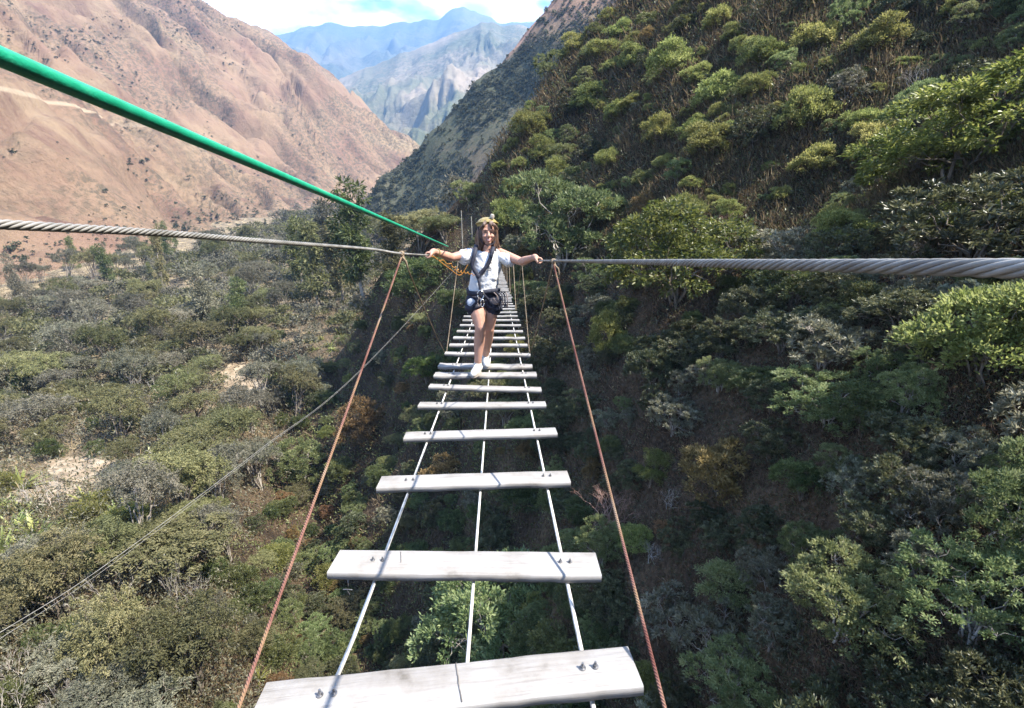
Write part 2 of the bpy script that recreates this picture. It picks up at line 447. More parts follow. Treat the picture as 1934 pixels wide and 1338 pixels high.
def far_ridge(name, sky, Y, run, drop, seed, mat, label, amp):
    """a mountain range: its crest follows the skyline at distance Y and its flanks fall towards us"""
    us = np.array([s[0] for s in sky], float); vs = np.array([s[1] for s in sky], float)
    dd = rays(us, vs); px = dd[:, 0] / dd[:, 1] * Y; pz = dd[:, 2] / dd[:, 1] * Y
    xs = np.linspace(px[0], px[-1], 420); crest = np.interp(xs, px, pz)
    ts = np.linspace(-0.4, 1, 200)
    X, T = np.meshgrid(xs, ts)
    C = np.interp(X, xs, crest) + amp * 0.16 * fbm(X / (amp * 1.4), T * 0, 4, seed)
    y = Y - T * run
    fall = np.where(T < 0, -T * run * 0.7, T * drop)
    z = C - fall + amp * np.clip(np.abs(T) * 2.2 - .05, 0, 1) * (0.9 * ridged(X / (amp * 3.4) + 0.4 * fbm(X / amp / 3, y / amp / 3, 2, seed + 9), y / (amp * 6), 6, seed + 3, 0.55) - 0.4)
    V = np.stack([X * (y / Y * 0.5 + 0.5), y, z], -1).reshape(-1, 3)
    ny, nx = X.shape
    i, j = np.meshgrid(np.arange(ny - 1), np.arange(nx - 1), indexing='ij'); a = i * nx + j
    tag(link(name, MB().add(V, np.stack([a, a + nx, a + nx + 1, a + 1], -1).reshape(-1, 4)).mesh(name, mat, True)), label, kind='structure')
M_FAR = mountain_material('far_slope', [(0.07, 0.085, 0.06), (0.10, 0.11, 0.075), (0.17, 0.15, 0.11)], (0.04, 0.055, 0.035), (0.10, 0.10, 0.07), 0.4, 0.14)
M_FAR2 = mountain_material('far_bare_slope', [(0.08, 0.10, 0.06), (0.13, 0.13, 0.085), (0.30, 0.24, 0.18)], (0.05, 0.065, 0.04), (0.24, 0.20, 0.15), 0.45, 0.22)
far_ridge('mountains', [(-200, 60), (300, 75), (480, 70), (555, 57), (600, 50), (640, 46), (680, 53), (740, 46), (790, 38), (830, 34), (850, 22), (876, 15), (905, 24), (940, 42), (985, 48), (1025, 40), (1100, 30), (1300, 60), (1700, 90)],
          4200, 2600, 1500, 110, M_FAR, 'blue hazy mountain range at the head of the valley', 120)
far_ridge('mountain', [(420, 250), (560, 190), (690, 128), (760, 105), (830, 72), (880, 56), (930, 45), (980, 52), (1040, 60), (1200, 30), (1500, 10)],
          2100, 1100, 620, 130, M_FAR2, 'grey green mountain below the blue range', 55)

# the air between: haze in one closed box round everything
hz = MB().box((0, 3000, 1080), (9000, 6500, 1190)).mesh('haze', bpy.data.materials.new('air'))
m = hz.materials[0]; m.use_nodes = True
m.node_tree.nodes.remove(m.node_tree.nodes['Principled BSDF'])
pv = m.node_tree.nodes.new('ShaderNodeVolumePrincipled')
pv.inputs['Color'].default_value = (0.24, 0.49, 1.0, 1); pv.inputs['Density'].default_value = 2.3e-4; pv.inputs['Anisotropy'].default_value = 0.1
m.node_tree.links.new(pv.outputs['Volume'], m.node_tree.nodes['Material Output'].inputs['Volume'])
tag(link('haze', hz), 'thin blue haze in the valley air', kind='stuff')

# ------------------------------------------------------------------ footbridge
DECK_H, DECK_T = 1.14, 0.042
def deck_z(y): return -DECK_H - DECK_T * y + 0.00012 * max(y - 6, 0) ** 2 * 0.5
def deck_c(y): return -0.13 - 0.0035 * y - 0.00012 * y * y
END_Y = 47.0

def plank_material():
    m, n, l, p = mat_new('weathered_white_wood')
    tc = n.new('ShaderNodeTexCoord'); oi = n.new('ShaderNodeObjectInfo')
    ad = n.new('ShaderNodeVectorMath'); ad.operation = 'ADD'
    sc_ = n.new('ShaderNodeVectorMath'); sc_.operation = 'SCALE'; sc_.inputs['Scale'].default_value = 37.0
    cb = n.new('ShaderNodeCombineXYZ')
    for k in 'XYZ': l.new(oi.outputs['Random'], cb.inputs[k])
    l.new(cb.outputs['Vector'], sc_.inputs[0]); l.new(tc.outputs['Object'], ad.inputs[0]); l.new(sc_.outputs['Vector'], ad.inputs[1])
    mp = n.new('ShaderNodeMapping'); mp.inputs['Scale'].default_value = (1.6, 40, 40)
    g = n.new('ShaderNodeTexNoise'); g.inputs['Scale'].default_value = 3.0; g.inputs['Detail'].default_value = 7; g.inputs['Roughness'].default_value = 0.6
    d = n.new('ShaderNodeTexNoise'); d.inputs['Scale'].default_value = 4.0; d.inputs['Detail'].default_value = 7; d.inputs['Roughness'].default_value = 0.65
    l.new(ad.outputs['Vector'], mp.inputs['Vector']); l.new(mp.outputs['Vector'], g.inputs['Vector']); l.new(ad.outputs['Vector'], d.inputs['Vector'])
    rg = ramp(n, [(0.25, (0.175, 0.165, 0.155)), (0.42, (0.26, 0.25, 0.24)), (0.7, (0.305, 0.295, 0.285))])
    rd = ramp(n, [(0.30, (0.42, 0.39, 0.35)), (0.41, (0.80, 0.775, 0.74)), (0.56, (1, 1, 1))])
    mx = n.new('ShaderNodeMixRGB'); mx.blend_type = 'MULTIPLY'; mx.inputs['Fac'].default_value = 1
    l.new(g.outputs['Fac'], rg.inputs['Fac']); l.new(d.outputs['Fac'], rd.inputs['Fac'])
    l.new(rg.outputs['Color'], mx.inputs['Color1']); l.new(rd.outputs['Color'], mx.inputs['Color2'])
    at = n.new('ShaderNodeAttribute'); at.attribute_name = 'tone'     # sawn ends, long edges and undersides are toned greyer than the top
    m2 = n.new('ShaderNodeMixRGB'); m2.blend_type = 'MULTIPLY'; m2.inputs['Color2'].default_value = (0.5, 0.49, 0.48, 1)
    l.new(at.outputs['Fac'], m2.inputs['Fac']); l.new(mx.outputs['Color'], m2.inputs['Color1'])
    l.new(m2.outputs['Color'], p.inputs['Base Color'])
    b = n.new('ShaderNodeBump'); b.inputs['Strength'].default_value = 0.35; b.inputs['Distance'].default_value = 0.004
    l.new(g.outputs['Fac'], b.inputs['Height']); l.new(b.outputs['Normal'], p.inputs['Normal'])
    p.inputs['Roughness'].default_value = 0.7; p.inputs['Specular IOR Level'].default_value = 0.25
    return m
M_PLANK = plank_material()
M_CRACK = noise_mat('dark_crack', [(0.4, (0.10, 0.09, 0.08)), (0.6, (0.18, 0.165, 0.15))], 30)
M_BOLT = noise_mat('galvanised_bolt', [(0.4, (0.12, 0.12, 0.125)), (0.6, (0.3, 0.3, 0.31))], 40, rough=0.45, metal=0.8, spec=0.5)

def plank_mesh(rng, L, W, T, rough):
    """a sawn board, long axis x: many stations so that its edges waver"""
    ns = 28
    xs = np.linspace(-L / 2, L / 2, ns)
    e = lambda a: a * fbm(xs * 9 + rng.random() * 90, xs * 0 + rng.random() * 90, 4, 7)
    bow = rng.uniform(-.004, .004) * (1 - (2 * xs / L) ** 2)
    c = 0.006
    prof = [(-.5, -1), (-.5, -.12), (-.46, 0), (.46, 0), (.5, -.12), (.5, -1)]
    edge = [e(rough), e(rough), e(rough * .8), e(rough * .8), e(rough), e(rough)]
    edge[1] = edge[0] * .6 + edge[1] * .4; edge[4] = edge[5] * .6 + edge[4] * .4
    topw = e(rough * .5)
    V = []
    for k, (a, b) in enumerate(prof):
        y = a * W + edge[k]; z = b * T + bow + topw + (edge[k] * .6 if b == -1 else 0)
        V.append(np.stack([xs + (rng.random(ns) - .5) * rough * .5, y, z], -1))
    V = np.stack(V, 1)                                   # ns, 6, 3
    mb = MB()
    i, k = np.meshgrid(np.arange(ns - 1), np.arange(6), indexing='ij')
    k2 = (k + 1) % 6
    q = np.stack([i * 6 + k, (i + 1) * 6 + k, (i + 1) * 6 + k2, i * 6 + k2], -1).reshape(-1, 4)
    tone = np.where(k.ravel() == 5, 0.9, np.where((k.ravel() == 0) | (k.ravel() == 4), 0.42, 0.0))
    mb.add(V.reshape(-1, 3), q, tone)
    for s in (0, ns - 1):
        mb.add(V[s], [[0, 1, 4, 5], [1, 2, 3, 4]] if s == 0 else [[5, 4, 1, 0], [4, 3, 2, 1]], 0.7)
    return mb

def bolt_mesh():
    mb = MB()
    mb.tube([(0, 0, 0.0005), (0, 0, 0.0035)], 0.0125, 14)
    mb.tube([(0, 0, 0.0036), (0, 0, 0.0105)], 0.0085, 6)
    mb.tube([(0, 0, 0.0106), (0, 0, 0.020)], 0.0045, 8)
    return mb.mesh('bolt', M_BOLT, False)
BOLT = bolt_mesh()
# Y along the bridge, shift across, length, board width, yaw, roll (radians)
PLANKS = [(1.035, -.005, 1.02, .135, .062, -.030), (1.555, .0, 1.0, .142, -.028, .008), (2.235, .0, .98, .135, .020, -.010), (2.885, .01, .985, .118, .02, -.012),
          (3.50, .0, .985, .110, .0, .004), (3.98, .01, .98, .105, -.03, .03), (4.45, .0, .99, .145, .0, .004), (4.82, -.01, .98, .15, -.03, .012), (5.42, .0, 1.0, .105, -.025, .02),
          (5.98, .0, 1.0, .11, -.01, .008), (6.52, .0, 1.0, .11, -.02, .008), (7.10, .0, 1.0, .105, -.01, .006), (7.72, .0, 1.0, .10, -.01, .004), (8.32, .0, 1.0, .11, .0, .0)]
rngp = np.random.RandomState(5)
y = 8.88
while y < END_Y:
    PLANKS.append((y, rngp.uniform(-.02, .02), rngp.uniform(.96, 1.02), rngp.uniform(.10, .14), rngp.uniform(-.02, .02), rngp.uniform(-.01, .01)))
    y += rngp.uniform(.52, .62)
PLANK_WORDS = {0: 'nearest broad white plank, tilted up to the right and cracked across its middle', 1: 'white plank second from the viewer, with a short mark left of its middle',
               2: 'white plank third from the viewer, with small bolt pairs at both ends', 3: 'white plank fourth from the viewer, its left end sawn at a slant',
               4: 'straight white plank fifth from the viewer', 5: 'white plank sixth from the viewer, sloping down to the right',
               6: 'rough white plank under the front shoe of the walker', 7: 'wide grey splintered plank under the rear shoe of the walker',
               8: 'plank just behind the rear shoe, with a drip at its right end'}
ORD = 'first second third fourth fifth sixth seventh eighth ninth tenth eleventh twelfth thirteenth fourteenth fifteenth sixteenth seventeenth eighteenth nineteenth twentieth'.split()
TENS = {2: 'twenty', 3: 'thirty', 4: 'forty', 5: 'fifty', 6: 'sixty', 7: 'seventy', 8: 'eighty'}
def ordinal(k):
    if k <= 20: return ORD[k - 1]
    return TENS[k // 10][:-1] + 'ieth' if k % 10 == 0 else TENS[k // 10] + '-' + ORD[k % 10 - 1]
CAB_X = (-.335, .03, .375)                                  # where the three deck cables run, from the deck's middle
for i, (py, sx, L, W, yaw, roll) in enumerate(PLANKS):
    if py > END_Y - 0.2: continue
    rough = .0022 if i < 6 else (.006 if i in (6, 7) else .003)
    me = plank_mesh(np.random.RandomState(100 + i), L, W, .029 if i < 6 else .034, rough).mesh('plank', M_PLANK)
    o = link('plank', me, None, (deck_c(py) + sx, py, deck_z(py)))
    o.rotation_euler = (-DECK_T, roll, yaw)
    lab = PLANK_WORDS.get(i) or ('white plank behind the walker, %s along the footbridge after her rear shoe' % ordinal(i - 7))
    tag(o, lab, 'plank', 'planks of the footbridge')
    if i < 12:
        for cx_ in (CAB_X[0] - sx, CAB_X[2] - sx):
            for dx in (-.018, .018):
                b = link('bolt', BOLT, o, (cx_ + dx, .004, .001), rz=i * .7 + dx * 20)
                b.scale = (.72, .72, .9) if i < 1 else (.6, .6, .7)
    if i in (0, 1):
        cm = MB()
        xs = np.linspace(-W * .44, W * .47, 14) if i == 0 else np.linspace(-W * .05, W * .4, 8)
        rr = np.random.RandomState(i)
        pts = np.stack([(.02 if i == 0 else -.245) + np.cumsum(rr.uniform(-.002, .0012, len(xs))) - xs * (.16 if i == 0 else .1), xs, np.full(len(xs), .0016)], -1)
        cm.tube(pts, .0017 if i == 0 else .0014, 5)
        link('crack', cm.mesh('crack', M_CRACK), o)
# a twist of tie wire under the left end of the second plank
tw = MB()
tw.tube([(0, 0, 0), (.004, -.01, -.018), (0, -.012, -.04), (.006, -.008, -.06)], .0022, 5)
tw.tube([(-.016, -.011, -.036), (.0, -.013, -.033), (.018, -.011, -.037)], .0022, 5)
pl2 = [o for o in COL.objects if o.name.startswith('plank')][1]
link('tie_wire', tw.mesh('tie_wire', M_BOLT), pl2, (-.43, -.055, -.036))

M_CABLE = noise_mat('galvanised_cable', [(0.35, (0.16, 0.155, 0.14)), (0.55, (0.24, 0.232, 0.215)), (0.7, (0.30, 0.29, 0.275))], 14, rough=0.5, metal=0.25, spec=0.4, stretch=(1, 1, 1))
M_CABLE_B = noise_mat('grey_wire_rope', [(0.35, (0.14, 0.135, 0.125)), (0.55, (0.20, 0.195, 0.18)), (0.7, (0.26, 0.255, 0.24))], 30, rough=0.55, metal=0.1, spec=0.45, bump=.3)
M_DECKC = noise_mat('pale_deck_cable', [(0.35, (0.38, 0.37, 0.34)), (0.6, (0.6, 0.58, 0.54))], 20, rough=0.6, spec=0.3)

def smooth_path(P, n):
    """Catmull-Rom through the points"""
    P = np.asarray(P, float); P = np.vstack([2 * P[0] - P[1], P, 2 * P[-1] - P[-2]])
    seg = len(P) - 3; t = np.linspace(0, seg - 1e-6, n); k = t.astype(int); f = (t - k)[:, None]
    a, b, c, d = P[k], P[k + 1], P[k + 2], P[k + 3]
    return .5 * (2 * b + (c - a) * f + (2 * a - 5 * b + 4 * c - d) * f ** 2 + (3 * b - a - 3 * c + d) * f ** 3)

def strand_cable(mb, path, r, lay, n_str=6, core=True, sides=8, step=.005):
    """a wire rope: strands laid helically round a core along a path"""
    path = np.asarray(path); L = np.concatenate([[0], np.cumsum(np.linalg.norm(np.diff(path, axis=0), axis=1))])
    s = np.arange(0, L[-1], step)
    P = np.stack([np.interp(s, L, path[:, k]) for k in range(3)], -1)
    T = np.gradient(P, axis=0); T /= np.linalg.norm(T, axis=1)[:, None]
    up = np.array([0, 0, 1.0]); A = np.cross(T, up); A /= np.linalg.norm(A, axis=1)[:, None]; B = np.cross(A, T)
    rs = r * .36
    for k in range(n_str):
        ph = 2 * np.pi * (s / lay + k / n_str)
        Q = P + (r - rs) * (A * np.cos(ph)[:, None] + B * np.sin(ph)[:, None])
        mb.tube(Q, rs, sides)
    mb.tube(P[::4], r * .5, 8)

# hand cables (thick wire ropes at hand height) --------------------------------------------------
LX, RX = -.60, .33
left_pts = [at_x(u, v, LX) for (u, v) in ((-330, 401), (0, 424), (300, 440.5), (501, 456), (702, 471), (762, 479.5), (832, 483))]
ly = left_pts[-1][1]
left_pts += [Vector((LX - .02 - .003 * (y - ly), y, left_pts[-1][2] - .040 * (y - ly) - .012 * min(1, (y - ly) / 4))) for y in (7.5, 12, 20, 32, 46.5)]
right_pts = [at_x(u, v, RX) for (u, v) in ((2500, 523), (1934, 508), (1500, 501), (1240, 496), (1040, 493), (992, 491.5))]
ry = right_pts[-1][1]
right_pts += [Vector((RX - .004 * (y - ry), y, right_pts[-1][2] - .041 * (y - ry) - .012 * min(1, (y - ry) / 4))) for y in (8.5, 12, 20, 32, 46.5)]
LPATH, RPATH = smooth_path(left_pts, 600), smooth_path(right_pts, 600)
def rail_at(path, y):
    k = np.searchsorted(path[:, 1], y); return Vector(path[min(k, len(path) - 1)])
for nm, path, lab, lay, mt, far in (('hand_cable', LPATH, 'long twisted steel hand cable left of the planks', .085, M_CABLE, 3.2), ('hand_cable', RPATH, 'thick grey wire rope hand cable right of the planks', .098, M_CABLE_B, 3.2)):
    near = path[path[:, 1] <= far]; rest = path[path[:, 1] >= near[-1][1] - 1e-6]
    mb = MB(); strand_cable(mb, near, .0064 if path is LPATH else .0068, lay)
    mb.tube(rest, .0058, 8)
    tag(link(nm, mb.mesh(nm, mt, True)), lab, 'cable', 'hand cables of the footbridge')

# deck cables ----------------------------------------------------------------------------------
ys = np.concatenate([np.linspace(.25, 10, 60), np.linspace(10.5, END_Y, 50)])
for k, (dx, wd_) in enumerate(zip(CAB_X, ('left', 'middle', 'right'))):
    P = [(deck_c(y) + dx - (.05 * (1.2 - y) if k == 0 and y < 1.2 else 0), y, deck_z(y) - .046) for y in ys]
    mb = MB().tube(P, .0068 if k != 1 else .0058, 8)
    tag(link('deck_cable', mb.mesh('deck_cable', M_DECKC, True)), 'pale %s cable of the three running under the planks' % wd_, 'cable', 'deck cables under the planks')

# lacing ropes: they zigzag between hand cable and deck edge ----------------------------------------
M_ROPE_R = noise_mat('faded_red_rope', [(0.3, (0.13, 0.055, 0.045)), (0.46, (0.20, 0.105, 0.085)), (0.56, (0.22, 0.14, 0.085)), (0.72, (0.26, 0.20, 0.16))], 6, rough=0.9, spec=0.1, bump=.4, bump_scale=300)
M_ROPE_T = noise_mat('tan_rope', [(0.3, (0.15, 0.11, 0.075)), (0.5, (0.22, 0.17, 0.12)), (0.75, (0.29, 0.24, 0.18))], 12, rough=0.9, spec=0.1, bump=.4, bump_scale=300)
M_CLAMP = noise_mat('clamp_steel', [(0.4, (0.3, 0.29, 0.26)), (0.6, (0.45, 0.44, 0.4))], 40, rough=0.4, metal=0.7)
def rope_between(a, b, r, sag, strands=True, n=70):
    a, b = np.array(a), np.array(b); t = np.linspace(0, 1, n)[:, None]
    P = a * (1 - t) + b * t; P[:, 2] -= sag * 4 * (t[:, 0] * (1 - t[:, 0]))
    mb = MB()
    if strands: strand_cable(mb, P, r, .026, 3, sides=6, step=.0045)
    else: mb.tube(P, r, 6)
    return mb
def clamp(path, y):
    p = rail_at(path, y); T = (rail_at(path, y + .2) - rail_at(path, y - .2)).normalized()
    mb = MB()
    n = 18
    for o_ in (-.022, -.010, .002, .014):                               # two rope turns round the cable and a knot below
        ang = np.linspace(0, 2 * np.pi, n)
        mb.tube([p + T * (o_ + .004 * math.sin(a)) + Vector((.010 * math.cos(a), 0, .010 * math.sin(a))) for a in ang], .0055, 6)
    mb.tube([p + Vector((0, 0, -.006)), p + Vector((.004, .0, -.03)), p + Vector((-.003, 0, -.045))], [.011, .016, .009], 8)
    mb.tube([p + Vector((.004, -.01, -.02)), p + Vector((.03, -.025, -.045)), p + Vector((.036, -.02, -.085))], .0045, 6)
    o = link('rope_knot', mb.mesh('rope_knot', M_ROPE_T, True))
    return p, o
cl_y = [2.98, 7.35, 11.6, 16.0, 20.4, 25, 30, 35, 40]
side_words = (('left', LPATH, -.5), ('right', RPATH, .5))
for sd, path, dx in side_words:
    for k, cy_ in enumerate(cl_y):
        p, kn = clamp(path, cy_)
        tag(kn, '%s rope knot tied on the %s hand cable%s' % (ordinal(k + 1), sd, ' close before the walker' if k == 0 else ' behind the walker'), 'knot', 'rope knots on the hand cables')
        p = p + Vector((0, 0, -.012))
        if k == 0:
            ya = .98
            e = at_y(463, 1300, ya + .02) if sd == 'left' else at_y(1247, 1300, ya)
            e = e + (e - p) * .12
            first = rope_between(p, e, .0058, .012)
            tag(link('lacing_rope', first.mesh('lacing_rope', M_ROPE_R, True)), 'faded red rope slanting from the %s hand cable down towards the viewer' % sd, 'rope', 'lacing ropes of the footbridge')
        else:
            yb = cy_ - 1.75
            e = Vector((deck_c(yb) + dx, yb, deck_z(yb) - .02))
            tag(link('lacing_rope', rope_between(p, e, .006, .01, k < 2, 40).mesh('lacing_rope', M_ROPE_T, True)),
                'tan rope from the %s knot of the %s hand cable forward to the planks' % (ordinal(k + 1), sd), 'rope', 'lacing ropes of the footbridge')
        yb = cy_ + 2.5
        if yb < END_Y - 1:
            e = Vector((deck_c(yb) + dx, yb, deck_z(yb) - .02))
            tag(link('lacing_rope', rope_between(p + Vector((0, .02, 0)), e, .0045, .03, False, 30).mesh('lacing_rope', M_ROPE_T, True)),
                'thin tan rope from the %s knot of the %s hand cable back to the planks' % (ordinal(k + 1), sd), 'rope', 'lacing ropes of the footbridge')

# green safety rope above the left hand cable ---------------------------------------------------------
M_GREEN = noise_mat('green_rope', [(0.3, (0.004, 0.22, 0.12)), (0.55, (0.008, 0.28, 0.16)), (0.75, (0.03, 0.34, 0.20))], 60, rough=0.5, spec=0.35, bump=.12, bump_scale=700)
g1 = at_y(846, 466, 4.25)
g0 = at_y(-260, -28, .19); g00 = at_y(0, 107, .262)
gp = [g00 + (g1 - g00) * t for t in np.concatenate([np.linspace(-.04, .12, 60), np.linspace(.13, 1, 100)])]
tag(link('safety_rope', MB().tube(gp, .0049, 20).mesh('safety_rope', M_GREEN, True)), 'bright green sheathed safety rope running down to the walker', 'rope')

# guy wire of the footbridge, down to the valley on the left -------------------------------------------
gw = [at_y(u, v, Y) for (u, v, Y) in ((866, 500, 30), (840, 530, 22), (690, 690, 9.5), (490, 850, 5.9), (210, 1060, 4.0), (0, 1195, 3.15), (-300, 1375, 2.5))]
tag(link('guy_wire', MB().tube(smooth_path(gw, 120), .0028, 6).mesh('guy_wire', M_CABLE, True)), 'thin steel guy wire slanting down to the lower left below the hand cable', 'wire')
gw2 = [p + Vector((.02, 0, -.035 * k)) for k, p in zip((0, .0, .05, .2, .6, 1.0, 1.2), gw)]
tag(link('guy_wire', MB().tube(smooth_path(gw2, 120), .0018, 6).mesh('guy_wire', M_CABLE, True)), 'second thinner guy wire just below the first at the lower left', 'wire')

# far landing: two posts and a sill -------------------------------------------------------------------
M_POST = noise_mat('grey_post', [(0.4, (0.16, 0.15, 0.13)), (0.6, (0.25, 0.24, 0.21))], 8)
for u, v0, v1, lab in ((892, 409, 505, 'thin pale post standing at the far landing close by her head'), (873, 398, 500, 'thin pale leaning post at the far landing, further from her head')):
    a, b = at_y(u + 2, v1, 47.6), at_y(u - 2, v0, 47.6)
    tag(link('post', MB().tube([a, (a + b) / 2, b], [.05, .048, .045], 8).mesh('post', M_POST, True)), lab, 'post')

# ------------------------------------------------------------------ plants
def leaf_quads(mb, C, D, Ln, Wd, rng, fold=.25, tone=None, roll=None):
    """kite-shaped leaves: base at C, pointing along D; two triangles folded along the midrib"""
    n = len(C)
    D = D / (np.linalg.norm(D, axis=1)[:, None] + 1e-9)
    R = rng.normal(size=(n, 3))
    R = R * (.8 if roll is None else roll) + np.array([.25, -.15, .9])
    Sd = np.cross(D, R); Sd /= np.linalg.norm(Sd, axis=1)[:, None] + 1e-9
    N = np.cross(Sd, D)
    Ln = np.broadcast_to(Ln, n)[:, None]; Wd = np.broadcast_to(Wd, n)[:, None]
    m = C + D * Ln * .45
    a, b, c, d = C, m + Sd * Wd * .5 + N * Wd * fold, C + D * Ln - N * Ln * .12, m - Sd * Wd * .5 + N * Wd * fold
    V = np.stack([a, b, c, d], 1).reshape(-1, 3)
    i = np.arange(n) * 4
    tone = rng.beta(2.2, 2.2, n) if tone is None else tone
    mb.add(V, np.concatenate([np.stack([i, i + 1, i + 2], -1), np.stack([i, i + 2, i + 3], -1)]), np.concatenate([tone, tone]))

def clump_leaves(mb, P, N, rng, per, cr, Ln, Wd, up=.5, star=.0, flat=.7, tone_s=.16, gray=0.0):
    """sprays of leaves round clump centres P that look outward along N"""
    k = len(P)
    cen = np.repeat(P, per, 0); nn = np.repeat(N, per, 0)
    off = rng.normal(size=(k * per, 3)) * cr * .55
    off[:, 2] *= flat
    dirn = off / (np.linalg.norm(off, axis=1)[:, None] + 1e-9)
    D = dirn * 1.0 + nn * .7 + np.array([0, 0, up]) + rng.normal(size=(k * per, 3)) * .45
    base = cen + off * (1 - star)
    ct = np.repeat(rng.normal(0, tone_s, k), per)
    tone = np.clip(rng.normal(.5, .17, k * per) + ct, 0, 1)
    leaf_quads(mb, base, D, Ln * rng.uniform(.7, 1.25, k * per), Wd * rng.uniform(.75, 1.2, k * per), rng, tone=tone)

def crown_points(rng, lobes, n, shell=(.72, 1.05), bottom=-.35):
    """clump centres on and just inside the skin of several lobes"""
    w = np.array([l[3] * l[4] for l in lobes]); w = w / w.sum()
    k = rng.choice(len(lobes), n, p=w)
    L = np.array([l[:6] for l in lobes])[k]
    d = rng.normal(size=(n, 3)); d /= np.linalg.norm(d, axis=1)[:, None]
    d[:, 2] = np.where(d[:, 2] < bottom, -d[:, 2], d[:, 2])
    r = rng.uniform(*shell, n)[:, None]
    P = L[:, :3] + d * L[:, 3:6] * r
    # drop points deep inside another lobe
    keep = np.ones(n, bool)
    for l in lobes:
        q = (P - np.array(l[:3])) / np.array(l[3:6])
        keep &= (np.linalg.norm(q, axis=1) > .66)
    return P[keep], d[keep]

def bush_lobes(rng, n, R, H, spread=.62):
    out = []
    for i in range(n):
        a = 2 * np.pi * (i + rng.uniform(-.3, .3)) / n; q = spread * R * math.sqrt(rng.uniform(.15, 1))
        r = R * rng.uniform(.34, .55)
        h = H * (rng.uniform(.48, .74) if i % 2 else rng.uniform(.16, .42)) * (1.1 - .35 * q / R)
        if i % 2 == 0: q = R * rng.uniform(.45, .72)
        out.append((q * math.cos(a), q * math.sin(a), h, r, r * rng.uniform(.85, 1.15), r * rng.uniform(.6, .9) * min(1, H / R)))
    return out

def limb(mb, a, b, r0, r1, rng, wob=.08, n=6, sides=6):
    a, b = np.array(a, float), np.array(b, float)
    t = np.linspace(0, 1, n)[:, None]
    P = a * (1 - t) + b * t
    L = np.linalg.norm(b - a)
    P[1:-1] += rng.normal(size=(n - 2, 3)) * wob * L * .5
    P[:, 2] += L * .10 * np.sin(t[:, 0] * np.pi)
    mb.tube(P, np.linspace(r0, r1, n), sides, tone=rng.uniform(.3, .7))
    return P

def skeleton(rng, lobes, base_r, fork_h, P=None, twigs=60, stems=3):
    mb = MB()
    roots = [np.array([rng.uniform(-.05, .05) * stems, rng.uniform(-.05, .05) * stems, -.35]) for _ in range(stems)]
    for i, l in enumerate(lobes):
        r = roots[i % stems]
        f = r * .4 + np.array([l[0] * .25, l[1] * .25, fork_h * rng.uniform(.8, 1.2)])
        limb(mb, r, f, base_r, base_r * .7, rng, .06, 4)
        limb(mb, f, (l[0], l[1], l[2]), base_r * .66, base_r * .22, rng, .12, 6)
    if P is not None and len(P):
        L = np.array([l[:3] for l in lobes])
        for p in P[rng.choice(len(P), min(twigs, len(P)), replace=False)]:
            l = L[np.argmin(np.linalg.norm(L - p, axis=1))]
            limb(mb, l, p, base_r * .2, base_r * .05, rng, .16, 5, 3)
    return mb

G_BARK = noise_mat('bark', [(0.3, (0.075, 0.06, 0.048)), (0.5, (0.15, 0.125, 0.10)), (0.7, (0.24, 0.21, 0.18))], 6, rough=0.9, spec=0.1, stretch=(1, 1, .3), bump=.5, bump_scale=40)
G_PALEBARK = noise_mat('pale_bark', [(0.3, (0.16, 0.135, 0.11)), (0.5, (0.28, 0.25, 0.215)), (0.7, (0.40, 0.37, 0.33))], 4, rough=0.9, spec=0.1, stretch=(1, 1, .3), bump=.4, bump_scale=40)
G_BARE = noise_mat('dead_wood', [(0.3, (0.20, 0.17, 0.145)), (0.5, (0.32, 0.29, 0.26)), (0.7, (0.42, 0.39, 0.36))], 6, rough=0.9, spec=0.1)
G_PINKDRY = noise_mat('dry_twigs', [(0.3, (0.16, 0.09, 0.07)), (0.5, (0.26, 0.16, 0.13)), (0.7, (0.34, 0.24, 0.2))], 6, rough=0.9, spec=0.1)
L_DARK = leaf_mat('dark_leaf', (.030, .037, .018), (.074, .084, .038), (.19, .195, .105), trans=.38, rough=.38, spec=.5)
L_MID = leaf_mat('mid_green_leaf', (.045, .062, .020), (.105, .130, .045), (.23, .255, .105), trans=.48, rough=.45, spec=.45)
L_YEL = leaf_mat('yellow_green_leaf', (.095, .115, .030), (.225, .24, .075), (.38, .375, .15), trans=.58, rough=.5, spec=.35)
L_GREY = leaf_mat('grey_green_leaf', (.075, .080, .048), (.165, .168, .105), (.33, .325, .23), trans=.4, rough=.36, spec=.6)
L_PALE = leaf_mat('pale_green_leaf', (0.077, 0.105, 0.039), (0.182, 0.217, 0.087), (0.336, 0.357, 0.175), trans=.5, rough=.5, spec=.4)
L_BRIGHT = leaf_mat('bright_broad_leaf', (.050, .080, .018), (.115, .155, .036), (.245, .275, .085), trans=.52, rough=.4, spec=.5)
L_OLIVE = leaf_mat('olive_feather_leaf', (.085, .090, .038), (.165, .165, .075), (.27, .255, .13), trans=.45, rough=.6, spec=.25, vary=.4)
L_OLIVEG = leaf_mat('grey_olive_leaf', (.085, .088, .060), (.165, .162, .115), (.27, .255, .19), trans=.4, rough=.6, spec=.25, vary=.4)
L_RUST = leaf_mat('rusty_leaf', (0.102, 0.070, 0.029), (0.210, 0.138, 0.058), (0.348, 0.240, 0.120), trans=.45, rough=.6, spec=.25)
L_ROSET = leaf_mat('strap_leaf', (.09, .115, .03), (.20, .225, .065), (.34, .35, .14), trans=.3, rough=.4, spec=.5)
L_DRYGRASS = leaf_mat('dry_grass_blade', (0.078, 0.058, 0.036), (0.163, 0.124, 0.075), (0.286, 0.227, 0.143), trans=.3, rough=.8, spec=.1)

